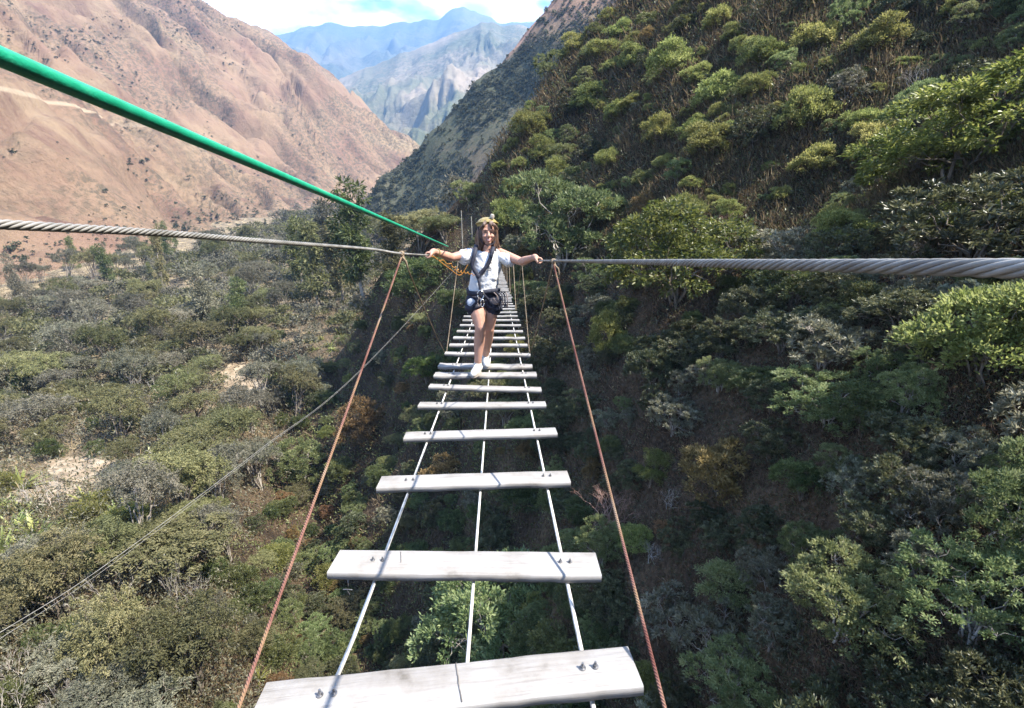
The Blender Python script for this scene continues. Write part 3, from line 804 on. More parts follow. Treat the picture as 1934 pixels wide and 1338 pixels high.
# prototypes are about 2 m wide and are scaled where they stand: (crown mesh, stem mesh, half width, height)
PROTO = {}
def proto_bush(kind, seed, leaf, bark, n_lobes, R, H, n, per, cr, Ln, Wd, up=.5, star=0., twigs=60, base_r=.022, spread=.62, flat=.7, stems=3, fork=.25):
    rng = np.random.RandomState(seed)
    lobes = bush_lobes(rng, n_lobes, R, H, spread)
    P, N = crown_points(rng, lobes, n)
    mb = MB(); clump_leaves(mb, P, N, rng, per, cr, Ln, Wd, up, star, flat)
    sk = skeleton(rng, lobes, base_r, H * fork, P, twigs, stems)
    PROTO.setdefault(kind, []).append((mb.mesh(kind + '_foliage', leaf), sk.mesh(kind + '_stem', bark, True), R, H))
for s in range(3):
    proto_bush('dark', 10 + s, L_DARK, G_BARK, 11 + s, 1.0, 1.6, 300, 32, .16, .09, .034, .5, .7, 70)
    proto_bush('mid', 20 + s, L_MID, G_BARK, 11, 1.0, 1.7, 330, 34, .16, .08, .038, .4, .4, 50)
    proto_bush('yellow', 30 + s, L_YEL, G_BARK, 10, 1.0, 1.7, 300, 30, .16, .085, .045, .8, .3, 30)
    proto_bush('grey', 40 + s, L_GREY, G_PALEBARK, 10, 1.0, 1.5, 220, 24, .16, .12, .035, .7, .8, 90)
    proto_bush('pale', 50 + s, L_PALE, G_PALEBARK, 13, 1.0, 1.7, 420, 46, .14, .060, .025, .6, .6, 60)
for s in range(2):
    proto_bush('rust', 60 + s, L_RUST, G_BARK, 10, 1.0, 1.5, 230, 26, .17, .10, .04, .5, .5, 60)
    proto_bush('round', 64 + s, L_YEL if s == 0 else L_PALE, G_BARK, 9, .95, 2.0, 320, 34, .15, .07, .028, .5, .3, 20, spread=.5)
    proto_bush('broad', 70 + s, L_BRIGHT, G_BARK, 15, 1.0, 1.3, 620, 30, .15, .062, .030, -.2, .6, 60, spread=.75)

def proto_feather(kind, seed, leaf, bark, R, H, layers, n, per, thick=.16, trunk_r=.05, Ln=.09, Wd=.02, nl=9):
    """flat, feathery crowns in tiers on a forking trunk"""
    rng = np.random.RandomState(seed)
    lobes = []
    for i in range(nl):
        a = 2 * np.pi * i / nl * 1.618; q = R * .72 * math.sqrt((i + .4) / nl)
        r = R * rng.uniform(.30, .46)
        lobes.append((q * math.cos(a), q * math.sin(a), H * rng.uniform(.70, .95) - .12 * q, r, r * rng.uniform(.8, 1.2), r * rng.uniform(thick, thick * 2.1) + .06))
    P, N = crown_points(rng, lobes, n, (.55, 1.05), -.6)
    mb = MB()
    k = len(P)
    # fronds: short flat sprays, each a double row of leaflets
    m = per
    ax = rng.normal(size=(k, 3)); ax[:, 2] = ax[:, 2] * .25 + .1; ax /= np.linalg.norm(ax, axis=1)[:, None]
    t = np.tile(np.repeat(np.linspace(0, 1, m // 2), 2), k); sd = np.tile([1.0, -1.0], k * (m // 2))
    c = np.repeat(P, m, 0); A = np.repeat(ax, m, 0); fl = R * .20 * np.repeat(rng.uniform(.7, 1.3, k), m)
    side = np.cross(A, np.array([0, 0, 1.0])); side /= np.linalg.norm(side, axis=1)[:, None] + 1e-9
    base = c + A * (t * fl)[:, None] - np.array([0, 0, 1.0]) * (t ** 2 * fl * .3)[:, None] + rng.normal(size=(k * m, 3)) * R * .02
    D = side * sd[:, None] + A * .5 + rng.normal(size=(k * m, 3)) * .25
    tone = np.clip(rng.normal(.5, .16, k * m) + np.repeat(rng.normal(0, .16, k), m), 0, 1)
    leaf_quads(mb, base, D, Ln * rng.uniform(.7, 1.2, k * m), Wd * rng.uniform(.8, 1.2, k * m), rng, tone=tone, roll=.5)
    sk = skeleton(rng, lobes, trunk_r, H * .42, P, 40, 2)
    PROTO.setdefault(kind, []).append((mb.mesh(kind + '_crown', leaf), sk.mesh(kind + '_trunk', bark, True), R, H))
for s in range(3):
    proto_feather('feather', 80 + s, L_OLIVE, G_BARK, 1.0, 1.15, 2, 460, 30, .22, .03, .062, .02)
    proto_feather('greyfeather', 90 + s, L_OLIVEG, G_PALEBARK, 1.0, 1.35, 2, 380, 28, .22, .03, .065, .021)

def proto_tall(kind, seed, leaf, bark, R, H, n, per, drop=.3, Ln=.12, Wd=.03, taper=.5, full=.3):
    """slender tree: a tall bare pole with tufts up its height"""
    rng = np.random.RandomState(seed)
    lobes = []
    nl = 14
    for i in range(nl):
        h = H * (full + (1 - full) * (i + .5) / nl)
        q = R * (1 - taper * (i / nl)) * rng.uniform(.2, .75); a = i * 2.4 + rng.uniform(-.5, .5)
        r = R * rng.uniform(.35, .55) * (1 - .4 * taper * i / nl)
        lobes.append((q * math.cos(a), q * math.sin(a), h, r, r, r * rng.uniform(.7, 1.1)))
    P, N = crown_points(rng, lobes, n, (.4, 1.05), -.7)
    mb = MB(); clump_leaves(mb, P, N, rng, per, R * .22, Ln, Wd, -drop, .2, .9)
    sk = MB()
    z = np.linspace(-.4, H * .97, 9)
    tr = np.stack([np.cumsum(rng.normal(0, .012 * H, 9)) * .5, np.cumsum(rng.normal(0, .012 * H, 9)) * .5, z], -1); tr[0, :2] = 0
    sk.tube(tr, np.linspace(.02 * H, .004 * H, 9), 7)
    for l in lobes:
        hb = l[2] - H * .07
        limb(sk, [np.interp(hb, z, tr[:, 0]), np.interp(hb, z, tr[:, 1]), hb], l[:3], .006 * H, .002 * H, rng, .1, 5, 4)
    PROTO.setdefault(kind, []).append((mb.mesh(kind + '_crown', leaf), sk.mesh(kind + '_trunk', bark, True), R, H))
for s in range(2):
    proto_tall('tall', 110 + s, L_MID if s else L_OLIVE, G_PALEBARK, .42, 2.4, 210, 24, .3, .10, .03)
    proto_tall('cone', 120 + s, L_OLIVEG if s else L_PALE, G_BARK, .45, 1.9, 260, 24, -.4, .09, .03, .75, .12)

def proto_bare(kind, seed, bark, H, depth=4, spread=.5, n0=3, r0=.03):
    rng = np.random.RandomState(seed)
    mb, tw = MB(), MB()
    def grow(p, d, L, r, k):
        q = p + d * L
        limb(mb if k > depth - 2 else tw, p, q, r, r * .62, rng, .07, 5, 6 if k > 2 else 4)
        if k == 0: return
        for _ in range(rng.randint(2, 4)):
            e = d + rng.normal(size=3) * spread; e[2] = abs(e[2]) * .6 + .35; e /= np.linalg.norm(e)
            grow(q, e, L * rng.uniform(.55, .8), r * .58, k - 1)
    for i in range(n0):
        d = np.array([rng.normal() * .28, rng.normal() * .28, 1.0]); d /= np.linalg.norm(d)
        grow(np.array([i * .05 - .05, 0, -.3]), d, H * .40, r0, depth)
    PROTO.setdefault(kind, []).append((tw.mesh(kind + '_twigs', bark, True), mb.mesh(kind + '_trunk', bark, True), H * .45, H))
proto_bare('bare', 130, G_BARE, 2.0, 4, .38)
proto_bare('bare', 131, G_BARE, 2.0, 4, .5, 2)
proto_bare('deadbush', 133, G_PINKDRY, 1.3, 4, .6, 5, .016)
proto_bare('deadbush', 134, G_BARE, 1.3, 4, .6, 5, .016)

def proto_rosette(kind, seed, leaf, n, Ln, Wd, rise=.6):
    """strap leaves arching out of one base"""
    rng = np.random.RandomState(seed); mb = MB()
    for i in range(n):
        a = rng.uniform(0, 2 * np.pi); e = rng.uniform(.25, 1.25); L = Ln * rng.uniform(.7, 1.1)
        t = np.linspace(0, 1, 6)
        out = np.cos(e) * t + .35 * t ** 2 * np.cos(e); up = np.sin(e) * t * rise * 1.6 - t ** 2 * .5 * np.cos(e)
        c = np.stack([np.cos(a) * out * L, np.sin(a) * out * L, up * L], -1)
        w = Wd * np.array([.6, 1, 1, .85, .5, .05])[:, None]
        sdv = np.array([-np.sin(a), np.cos(a), 0])[None]
        V = np.concatenate([c + sdv * w, c + np.array([0, 0, -.25]) * w * .5, c - sdv * w])
        j = np.arange(5)
        mb.add(V, np.concatenate([np.stack([j, j + 1, j + 7, j + 6], -1), np.stack([j + 6, j + 7, j + 13, j + 12], -1)]), np.clip(rng.normal(.5, .2), 0, 1))
    st = MB().tube([(0, 0, -.3), (0, 0, .05), (0, 0, .12)], [.09, .08, .04], 8)
    PROTO.setdefault(kind, []).append((mb.mesh(kind + '_leaves', leaf), st.mesh(kind + '_stem', G_BARK, True), Ln, Ln * .9))
proto_rosette('rosette', 140, L_ROSET, 46, 1.0, .055)
proto_rosette('rosette', 141, L_ROSET, 36, 1.0, .06, .8)

KIND = {  # name of the thing, category, part names, look, group
    'dark': ('shrub', 'shrub', ('foliage', 'stem'), 'dark leafy shrub'),
    'mid': ('leafy_bush', 'bush', ('foliage', 'stem'), 'mid green bush'),
    'yellow': ('leafy_bush', 'bush', ('foliage', 'stem'), 'sunlit yellow green bush'),
    'grey': ('shrub', 'shrub', ('foliage', 'stem'), 'grey leaved shrub'),
    'pale': ('shrub', 'shrub', ('foliage', 'stem'), 'pale green loose shrub'),
    'rust': ('dry_shrub', 'shrub', ('foliage', 'stem'), 'rusty dry leaved shrub'),
    'round': ('round_bush', 'bush', ('foliage', 'stem'), 'rounded dense bush'),
    'broad': ('broadleaf_tree', 'tree', ('crown', 'trunk'), 'bright broad leaved tree'),
    'feather': ('feathery_tree', 'tree', ('crown', 'trunk'), 'feathery olive tree'),
    'greyfeather': ('feathery_tree', 'tree', ('crown', 'trunk'), 'grey olive feathery tree'),
    'tall': ('slender_tree', 'tree', ('crown', 'trunk'), 'tall slender tree with pale trunk'),
    'cone': ('conical_tree', 'tree', ('crown', 'trunk'), 'narrow conical tree'),
    'bare': ('bare_tree', 'tree', ('twigs', 'trunk'), 'leafless pale grey tree'),
    'deadbush': ('dead_shrub', 'shrub', ('twigs', 'stem'), 'leafless twiggy shrub'),
    'rosette': ('strap_leaved_plant', 'plant', ('leaves', 'stem'), 'strap leaved rosette plant'),
}
RNG = np.random.RandomState(2024)
PLACED = []                                               # x, y, radius
def plant(kind, p, width, hscale=1.0, label=None, group=None, var=None, rz=None, lean=0.0):
    pr = PROTO[kind]; k = RNG.randint(len(pr)) if var is None else var % len(pr)
    cm, sm, R, H = pr[k]
    nm, cat, parts, look = KIND[kind]
    s = width / (2 * R)
    root = bpy.data.objects.new(nm, None); COL.objects.link(root); root.empty_display_size = .3
    root.location = (p[0], p[1], p[2] - .06 * s)
    root.rotation_euler = (RNG.normal() * .08, RNG.normal() * .08 + lean, RNG.uniform(0, 6.28) if rz is None else rz)
    q = RNG.uniform(.84, 1.19)
    root.scale = (s * q, s / q, s * hscale)
    tag(root, label or look, cat, group)
    link(parts[0], cm, root); link(parts[1], sm, root)
    PLACED.append((p[0], p[1], width * .5))
    return root

# plants one can point at: kind, base pixel, width in pixels, height/width stretch, label, short name used by the labels of its neighbours
MARKED = [
    ('round', 1234, 912, 76, 1.0, 'lone round pale green bush on the dark slope right of the bridge', 'lone round bush', 0),
    ('rust', 1352, 930, 150, .95, 'orange tinged leafy bush right of the lone round bush', 'orange tinged bush', 0),
    ('broad', 1830, 320, 350, .80, 'large bright broad leaved tree at the right edge high above the grey cable', 'big broad leaved tree', 0),
    ('dark', 1850, 500, 330, .75, 'dark drooping tree just above the right hand cable at the right edge', 'dark drooping tree', 1),
    ('pale', 1060, 500, 235, .95, 'large light olive tree behind the right hand of the walker', 'large olive tree', 0),
    ('yellow', 960, 440, 80, 1.2, 'light yellow green bush directly right above the walker head', 'bush over her head', 0),
    ('broad', 1275, 550, 275, .95, 'bright broad leaved tree behind the right hand cable by the rope knot', 'broad tree behind the cable', 1),
    ('grey', 1475, 505, 150, .7, 'grey white leaved shrub peeking over the middle of the right hand cable', 'grey shrub on the cable', 0),
    ('yellow', 1850, 705, 245, .9, 'large sunny yellow green shrub below the right hand cable at the right edge', 'large sunny shrub', 1),
    ('yellow', 1540, 338, 92, .9, 'bright yellow green bush alone in the brown upper slope', 'bush on the brown slope', 2),
    ('grey', 1560, 690, 170, .9, 'silvery leaved shrub below the middle of the right hand cable', 'silvery shrub', 1),
    ('pale', 1560, 800, 190, .75, 'pale open branched shrub below the silvery shrub', 'pale open shrub', 0),
    ('pale', 1600, 1190, 225, 1.0, 'big pale green shrub at the lower right', 'big pale shrub', 1),
    ('pale', 1835, 1190, 250, 1.0, 'tall pale green tree-like shrub in the lower right corner', 'tall corner shrub', 2),
    ('round', 1375, 1150, 125, .9, 'rounded green bush left of the big pale shrub', 'rounded bush', 1),
    ('grey', 1275, 1190, 150, .8, 'dark twiggy shrub with grey leaves right of the red rope', 'twiggy grey shrub', 2),
    ('rust', 852, 905, 88, .8, 'brown dry bush seen between the planks', 'brown dry bush', 1),
    ('deadbush', 1150, 1010, 100, 1.1, 'pinkish leafless bush crossed by the right red rope', 'pinkish bare bush', 0),
    ('pale', 935, 1240, 290, .95, 'large green shrub under the bridge between the two nearest planks', 'shrub under the planks', 1),
    ('mid', 985, 960, 110, .9, 'green leafy shrub seen right of the middle deck cable', 'shrub by the middle cable', 0),
    ('feather', 320, 1120, 230, .95, 'olive feathery tree standing left of the dark gully', 'olive tree by the gully', 1),
    ('rust', 690, 830, 110, 1.0, 'shrub with red and yellow leaves beside the left red rope', 'red leaved shrub', 0),
    ('broad', 808, 712, 84, .9, 'small bright green bush left of the walker shoes', 'small bright bush', 1),
    ('pale', 560, 905, 110, 1.0, 'pale leafy shrub on the gully edge above the guy wire', 'pale edge shrub', 0),
    ('bare', 112, 975, 90, 1.0, 'bare forked tree by the pale clearing at the left edge', 'bare forked tree', 0),
    ('tall', 605, 590, 62, .95, 'slender tree left of the left rope knot', 'slender tree', 0),
    ('tall', 690, 590, 84, .98, 'tallest slender tree with a long pale trunk rising to the green rope', 'tallest slender tree', 1),
    ('round', 716, 420, 42, .9, 'small rounded pale tree top seen below the green rope', 'rounded tree top', 1),
    ('feather', 800, 470, 150, .8, 'flat topped orange olive tree left of the far posts', 'flat topped tree', 2),
    ('rosette', 570, 690, 70, 1.0, 'spiky strap leaved plant on the valley edge by the pale path', 'spiky path plant', 0),
    ('rosette', 525, 700, 60, 1.0, 'spiky plant a little left of the first path plant', 'second spiky plant', 1),
    ('deadbush', 492, 880, 56, 1.0, 'dead white twiggy bush touching the guy wire', 'dead white bush', 1),
    ('rosette', 285, 860, 60, 1.0, 'dark spiky plant above the sunny clearing', 'dark spiky plant', 0),
    ('rosette', 40, 925, 90, 1.0, 'strap leaved plant left of the bare forked tree', 'left strap plant', 1),
    ('rosette', 60, 1010, 110, 1.0, 'largest strap leaved plant below the clearing at the left edge', 'largest strap plant', 0),
    ('tall', 572, 565, 56, .95, 'slender tree standing furthest left in the stand by the green rope', 'leftmost slender tree', 1),
    ('tall', 648, 585, 62, .9, 'slender tree between two taller pale trunked trees', 'middle slender tree', 0),
    ('tall', 745, 545, 60, .8, 'slender tree just under the green rope beside the rope knot', 'tree under the green rope', 0),
    ('cone', 625, 520, 60, 1.0, 'dark conical tree behind the slender trees', 'dark conical tree', 1),
    ('feather', 735, 480, 120, 1.0, 'olive tree behind the left rope knot', 'olive tree behind the knot', 0),
    ('feather', 842, 455, 90, .9, 'olive tree at the left foot of the far posts', 'olive tree by the posts', 1),
    ('mid', 790, 560, 110, .9, 'bush on the gully edge below the left rope knot', 'gully edge bush', 1),
    ('cone', 400, 640, 56, 1.1, 'conical tree in the middle of the valley wood', 'conical wood tree', 1),
    ('cone', 455, 625, 46, 1.0, 'slimmer conical tree right of the first conical tree', 'slim conical tree', 0),
]
def size_at(p, px): return px * depth_of(p) / F_PX
uv = np.array([(m[1], m[2]) for m in MARKED], float)
pts, ok = hit(ground_z, uv[:, 0], uv[:, 1])
LAND = []
for m, p, o in zip(MARKED, pts, ok):
    if not o: continue
    w = size_at(p, m[3])
    r = plant(m[0], p, w, m[4], m[5], 'plants that stand out', m[7])
    LAND.append((m[1], m[2] - m[3] * .4, m[6]))

OWN = [(m[1], m[2], m[3]) for m in MARKED if m[3] < 160]       # room left round the plants that stand out
_used = {}
def fill_label(kind, u, v):
    """tells a plant by the nearest one that stands out"""
    look = KIND[kind][3]
    d = sorted(LAND, key=lambda a: (a[0] - u) ** 2 + (a[1] - v) ** 2)[0]
    dx, dy = u - d[0], v - d[1]
    a = math.degrees(math.atan2(-dy, dx)) % 360
    sec = ('right of', 'above and right of', 'above', 'above and left of', 'left of', 'below and left of', 'below', 'below and right of')[int((a + 22.5) // 45) % 8]
    k = (look, sec, d[2])
    _used[k] = _used.get(k, 0) + 1
    return '%s, %s%s the %s' % (look, '' if _used[k] == 1 else ordinal(_used[k]) + ' one ', sec, d[2])

def in_poly(u, v, poly):
    p = np.array(poly); c = np.zeros(len(u), bool)
    x0, y0 = p[:, 0], p[:, 1]; x1, y1 = np.roll(x0, -1), np.roll(y0, -1)
    for a, b, e, f in zip(x0, y0, x1, y1):
        c ^= ((b > v) != (f > v)) & (u < (e - a) * (v - b) / (f - b + 1e-9) + a)
    return c
CLEAR = [(452, 715, 40, 32), (165, 888, 88, 24), (90, 932, 90, 18), (335, 552, 46, 16)]     # pale open ground: u, v, half sizes
def in_clear(u, v):
    c = np.zeros(len(u), bool)
    for (a, b, e, f) in CLEAR: c |= ((u - a) / e) ** 2 + ((v - b) / f) ** 2 < 1
    return c

def fill(poly, n_try, n_max, pick, wid, gap, group, seed, clear=False, keep_off=True, hs=(.8, 1.2)):
    """scatter single plants over the part of the ground that a region of the photograph shows"""
    rng = np.random.RandomState(seed)
    p = np.array(poly)
    u = rng.uniform(p[:, 0].min(), p[:, 0].max(), n_try); v = rng.uniform(p[:, 1].min(), p[:, 1].max(), n_try)
    k = in_poly(u, v, poly); u, v = u[k], v[k]
    if clear == 'plants':
        k = ~in_clear(u, v); u, v = u[k], v[k]
    elif clear:                                          # nor anything just before the clearings that would hide them
        k = ~(in_clear(u, v) | in_clear(u, v - 34) | in_clear(u, v - 62) | (((u - 100) / 175) ** 2 + ((v - 1020) / 75) ** 2 < 1)); u, v = u[k], v[k]
    P, ok = hit(ground_z, u, v)
    todo = []
    for i in range(len(u)):
        if not ok[i]: continue
        x, y, z = P[i]
        kind = pick(u[i], v[i], rng); w = wid(kind, P[i], rng)
        if keep_off and any(abs(u[i] - a) < .5 * w_ and b - .8 * w_ < v[i] < b + .45 * w_ for a, b, w_ in OWN): continue
        pl = np.array(PLACED)
        if len(pl) and np.any((pl[:, 0] - x) ** 2 + (pl[:, 1] - y) ** 2 < (gap * (pl[:, 2] + w * .5)) ** 2): continue
        todo.append((u[i], v[i], kind, P[i], w)); PLACED.append((x, y, w * .5))
        if len(todo) >= n_max: break
    # labels count outward from the plants that stand out
    todo.sort(key=lambda t: min((a[0] - t[0]) ** 2 + (a[1] - t[1]) ** 2 for a in LAND))
    for (a, b, kind, q, w) in todo:
        plant(kind, q, w, rng.uniform(*hs), fill_label(kind, a, b), group)
    return len(todo)

def pick_upper(u, v, r):
    s = vnoise(np.array(u / 160.), np.array(v / 120.), 3)
    pr = [('yellow', .55 + .2 * s), ('mid', .10), ('dark', .10 - .1 * s), ('pale', .14), ('grey', .05), ('rust', .03), ('deadbush', .03)]
    return choose(pr, r)
def choose(pr, r):
    w = np.clip([b for a, b in pr], .01, 9); return pr[r.choice(len(pr), p=w / w.sum())][0]
def pick_lower(u, v, r): return choose([('dark', .42), ('grey', .20), ('mid', .16), ('pale', .10), ('yellow', .05), ('rust', .03), ('deadbush', .05)], r)
def pick_under(u, v, r): return choose([('feather', .12), ('dark', .22), ('mid', .34), ('pale', .18), ('rust', .10), ('grey', .10), ('yellow', .06)], r)
def pick_valley(u, v, r):
    if v < 600: return choose([('greyfeather', .42), ('feather', .22), ('tall', .10), ('cone', .10), ('bare', .13), ('dark', .04), ('mid', .04)], r)
    return choose([('feather', .40), ('greyfeather', .26), ('bare', .08), ('mid', .10), ('pale', .09), ('rosette', .10)], r)
W0 = {'dark': 2.0, 'mid': 1.9, 'yellow': 2.0, 'grey': 1.7, 'pale': 1.9, 'rust': 1.3, 'round': 1.4, 'broad': 4, 'feather': 5.6, 'greyfeather': 5.2, 'tall': 2.6, 'cone': 2.6, 'bare': 3.0, 'deadbush': 1.4, 'rosette': 1.5}
def wid_hill(kind, p, r): return (W0[kind] if kind != 'feather' else 3.0) * r.uniform(.5, 1.2) * (1 + .012 * max(0, p[1] - 20))
def wid_upper(kind, p, r): return W0[kind] * (.40 + 1.05 * r.rand() ** 1.6) * (1 + .014 * max(0, p[1] - 20))
def wid_valley(kind, p, r): return W0[kind] * r.uniform(.65, 1.2) * np.interp(p[1], [10, 40, 120], [.65, .9, 1.25])
UPPER = [(1190, -60), (2100, -60), (2100, 470), (1060, 480), (930, 420), (870, 385), (1010, 190)]
LOWER = [(1010, 500), (2100, 500), (2100, 1480), (1180, 1480), (1000, 620)]
UNDER = [(760, 430), (990, 480), (1180, 1480), (560, 1480), (430, 1080), (600, 720), (700, 560)]
VALLEY = [(-60, 548), (200, 490), (420, 440), (640, 400), (760, 420), (700, 560), (600, 720), (430, 1080), (560, 1480), (-120, 1480)]
n1 = fill(UPPER, 2000, 240, pick_upper, wid_upper, .62, 'shrubs on the upper right hillside', 301)
n2 = fill(LOWER, 1600, 200, pick_lower, wid_hill, .52, 'shrubs on the dark slope right of the bridge', 302)
n3 = fill(UNDER, 2600, 250, pick_under, wid_hill, .42, 'shrubs on the gully side under the bridge', 303)
fill([(-20, 930), (270, 960), (230, 1080), (-20, 1150)], 700, 34, lambda u, v, r: 'rosette' if r.rand() < .8 else 'yellow', lambda k, p, r: r.uniform(2.0, 4.2), .36, 'strap leaved plants at the clearing', 311, 'plants', False)
fill([(490, 720), (640, 620), (660, 650), (520, 740)], 120, 8, lambda u, v, r: 'rosette', lambda k, p, r: r.uniform(1.8, 3.0), .45, 'strap leaved plants by the path', 312, 'plants', False)
n4 = fill(VALLEY, 2400, 290, pick_valley, wid_valley, .47, 'trees and shrubs of the valley wood', 304, True, hs=(1.15, 1.95))
print('plants', n1, n2, n3, n4, len(PLACED))

# undergrowth: dry grass and low leaves nobody could count ---------------------------------------------
def undergrowth(poly, n_try, seed, name, label, mats):
    rng = np.random.RandomState(seed)
    p = np.array(poly)
    u = rng.uniform(p[:, 0].min(), p[:, 0].max(), n_try); v = rng.uniform(p[:, 1].min(), p[:, 1].max(), n_try)
    k = in_poly(u, v, poly); u, v = u[k], v[k]
    q_ = ~in_clear(u, v); P, ok = hit(ground_z, u[q_], v[q_]); P = P[ok]
    for j, (mt, per, cr, Ln, Wd, up, tall) in enumerate(mats):
        Q = P[j::len(mats)]
        dist = np.linalg.norm(Q, axis=1)
        s = np.clip(dist / 22, .6, 3.0)                # coarser clumps where they are far
        mb = MB(); k = len(Q)
        cen = np.repeat(Q, per, 0); sc = np.repeat(s, per)
        off = rng.normal(size=(k * per, 3)) * (cr * sc)[:, None]; off[:, 2] = np.abs(off[:, 2]) * tall
        g = cen + off
        g[:, 2] = ground_z(g[:, 0], g[:, 1]) + off[:, 2] * .8 - .02
        D = rng.normal(size=(k * per, 3)) * .6 + np.array([-.25, -.1, up])
        tone = np.clip(rng.normal(.45, .18, k * per) + np.repeat(rng.normal(0, .2, k), per), 0, 1)
        leaf_quads(mb, g, D, Ln * sc * rng.uniform(.6, 1.3, k * per), Wd * sc * rng.uniform(.7, 1.2, k * per), rng, tone=tone)
        tag(link(name[j], mb.mesh(name[j], mt)), label[j], kind='stuff')
undergrowth(UPPER, 6000, 401, ('dry_grass', 'undergrowth', 'dry_grass', 'undergrowth'), ('brown dry grass between the shrubs of the upper hillside', 'low dark leaves between the hillside shrubs', 'tall pale dry grass of the upper hillside', 'low green leaves on the upper hillside'),
            [(L_DRYGRASS, 26, .30, .34, .028, 1.2, .4), (L_DARK, 26, .28, .12, .06, .6, .9), (L_DRYGRASS, 30, .4, .42, .03, 1.3, .3), (L_MID, 60, .30, .07, .032, .6, 1.0)])
undergrowth(LOWER + [], 5200, 402, ('dry_grass', 'undergrowth'), ('sparse dry grass on the dark slope', 'low dark leaves on the dark slope'),
            [(L_DRYGRASS, 22, .26, .26, .02, 1.0, .4), (L_DARK, 26, .28, .12, .05, .6, .8)])
undergrowth(UNDER, 3800, 403, ('dry_grass', 'undergrowth'), ('dry grass on the gully side', 'low green leaves on the gully side'),
            [(L_DRYGRASS, 20, .26, .26, .02, 1.0, .4), (L_MID, 26, .28, .12, .05, .6, .8)])
undergrowth(VALLEY, 3600, 404, ('dry_grass', 'undergrowth', 'undergrowth'), ('dry grass of the valley floor', 'olive low growth of the valley floor', 'grey low growth of the valley floor'),
            [(L_DRYGRASS, 22, .4, .3, .03, 1.0, .4), (L_OLIVE, 40, .5, .13, .045, .6, 1.6), (L_OLIVEG, 40, .5, .13, .045, .6, 1.6)])

# the wood farther up the valley reads as one mass --------------------------------------------------------
def merged_trees(fn, Q, W, kinds, mb_of, rng, thin=1.0):
    for p, w, kd in zip(Q, W, kinds):
        pr = LOWP[kd]; V, T, R = pr[rng.randint(len(pr))]
        a = rng.uniform(0, 6.28); s = w / (2 * R)
        c, sn = math.cos(a) * s, math.sin(a) * s
        X = np.stack([V[:, 0] * c - V[:, 1] * sn + p[0], V[:, 0] * sn + V[:, 1] * c + p[1], V[:, 2] * s * rng.uniform(.85, 1.2) + p[2]], -1)
        i = np.arange(len(V) // 4) * 4
        mb_of[kd].add(X, np.stack([i, i + 1, i + 2, i + 3], -1), np.clip(T + rng.normal(0, .14), 0, 1))
LOWP = {}
def lowpoly(kind, seed, R, H, nl, n, per, Ln, Wd, flat, zr=(.5, .9)):
    rng = np.random.RandomState(seed)
    lobes = []
    for i in range(nl):
        a = i * 2.4; q = R * .7 * math.sqrt((i + .3) / nl); r = R * rng.uniform(.35, .5)
        lobes.append((q * math.cos(a), q * math.sin(a), H * rng.uniform(*zr), r, r, r * flat))
    P, N = crown_points(rng, lobes, n, (.6, 1.05), -.4)
    k = len(P); C = np.repeat(P, per, 0) + rng.normal(size=(k * per, 3)) * R * .09
    D = np.repeat(N, per, 0) * .5 + rng.normal(size=(k * per, 3)) + np.array([0, 0, .3])
    D /= np.linalg.norm(D, axis=1)[:, None]
    Sd = np.cross(D, rng.normal(size=D.shape) * .55 + np.array([0, 0, 1.0])); Sd /= np.linalg.norm(Sd, axis=1)[:, None]
    L = Ln * rng.uniform(.7, 1.3, len(C))[:, None]; W = Wd * rng.uniform(.7, 1.3, len(C))[:, None]
    V = np.stack([C, C + D * L * .5 + Sd * W, C + D * L, C + D * L * .5 - Sd * W], 1).reshape(-1, 3)
    T = np.clip(rng.normal(.5, .15, len(C)) + np.repeat(rng.normal(0, .15, k), per), 0, 1)
    LOWP.setdefault(kind, []).append((V, T, R))
for s in range(3):
    lowpoly('wood', 500 + s, 1.0, 1.3, 7, 70, 5, .20, .07, .45)
    lowpoly('greywood', 510 + s, 1.0, 1.5, 7, 60, 5, .20, .06, .6)
    lowpoly('scrub', 520 + s, 1.0, .9, 4, 16, 4, .45, .18, .8)
rng = np.random.RandomState(600)
u = rng.uniform(-60, 900, 9000); v = rng.uniform(330, 760, 9000)
k = in_poly(u, v, [(-60, 500), (260, 445), (420, 425), (560, 375), (720, 330), (880, 330), (900, 440), (760, 560), (640, 640), (420, 760), (-60, 780)]) & ~in_clear(u, v)
P, ok = hit(ground_z, u[k], v[k], 30); P = P[ok]; P = P[(P[:, 1] > 60) & (P[:, 1] < 600)]
P = P[np.argsort(rng.rand(len(P)))]
e_ = P[:, 0] - foot_x(P[:, 1]); P = P[e_ > np.interp(P[:, 1], [120, 300], [14, 4]) + 12 * rng.rand(len(P))]
keep = []; cell = {}
for i, q in enumerate(P):
    c = (int(q[0] // 3.4), int(q[1] // 3.4))
    if c in cell: continue
    cell[c] = 1; keep.append(i)
P = P[keep][:1900]
mb_of = {'wood': MB(), 'greywood': MB()}
merged_trees(None, P, np.interp(P[:, 1], [60, 300], [4.0, 8.5]) * rng.uniform(.6, 1.2, len(P)), rng.choice(['wood', 'greywood'], len(P), p=[.5, .5]), mb_of, rng)
tag(link('wood', mb_of['wood'].mesh('wood', L_OLIVE)), 'olive wood filling the valley floor', kind='stuff')
tag(link('wood', mb_of['greywood'].mesh('wood', L_OLIVEG)), 'grey olive wood filling the valley floor', kind='stuff')

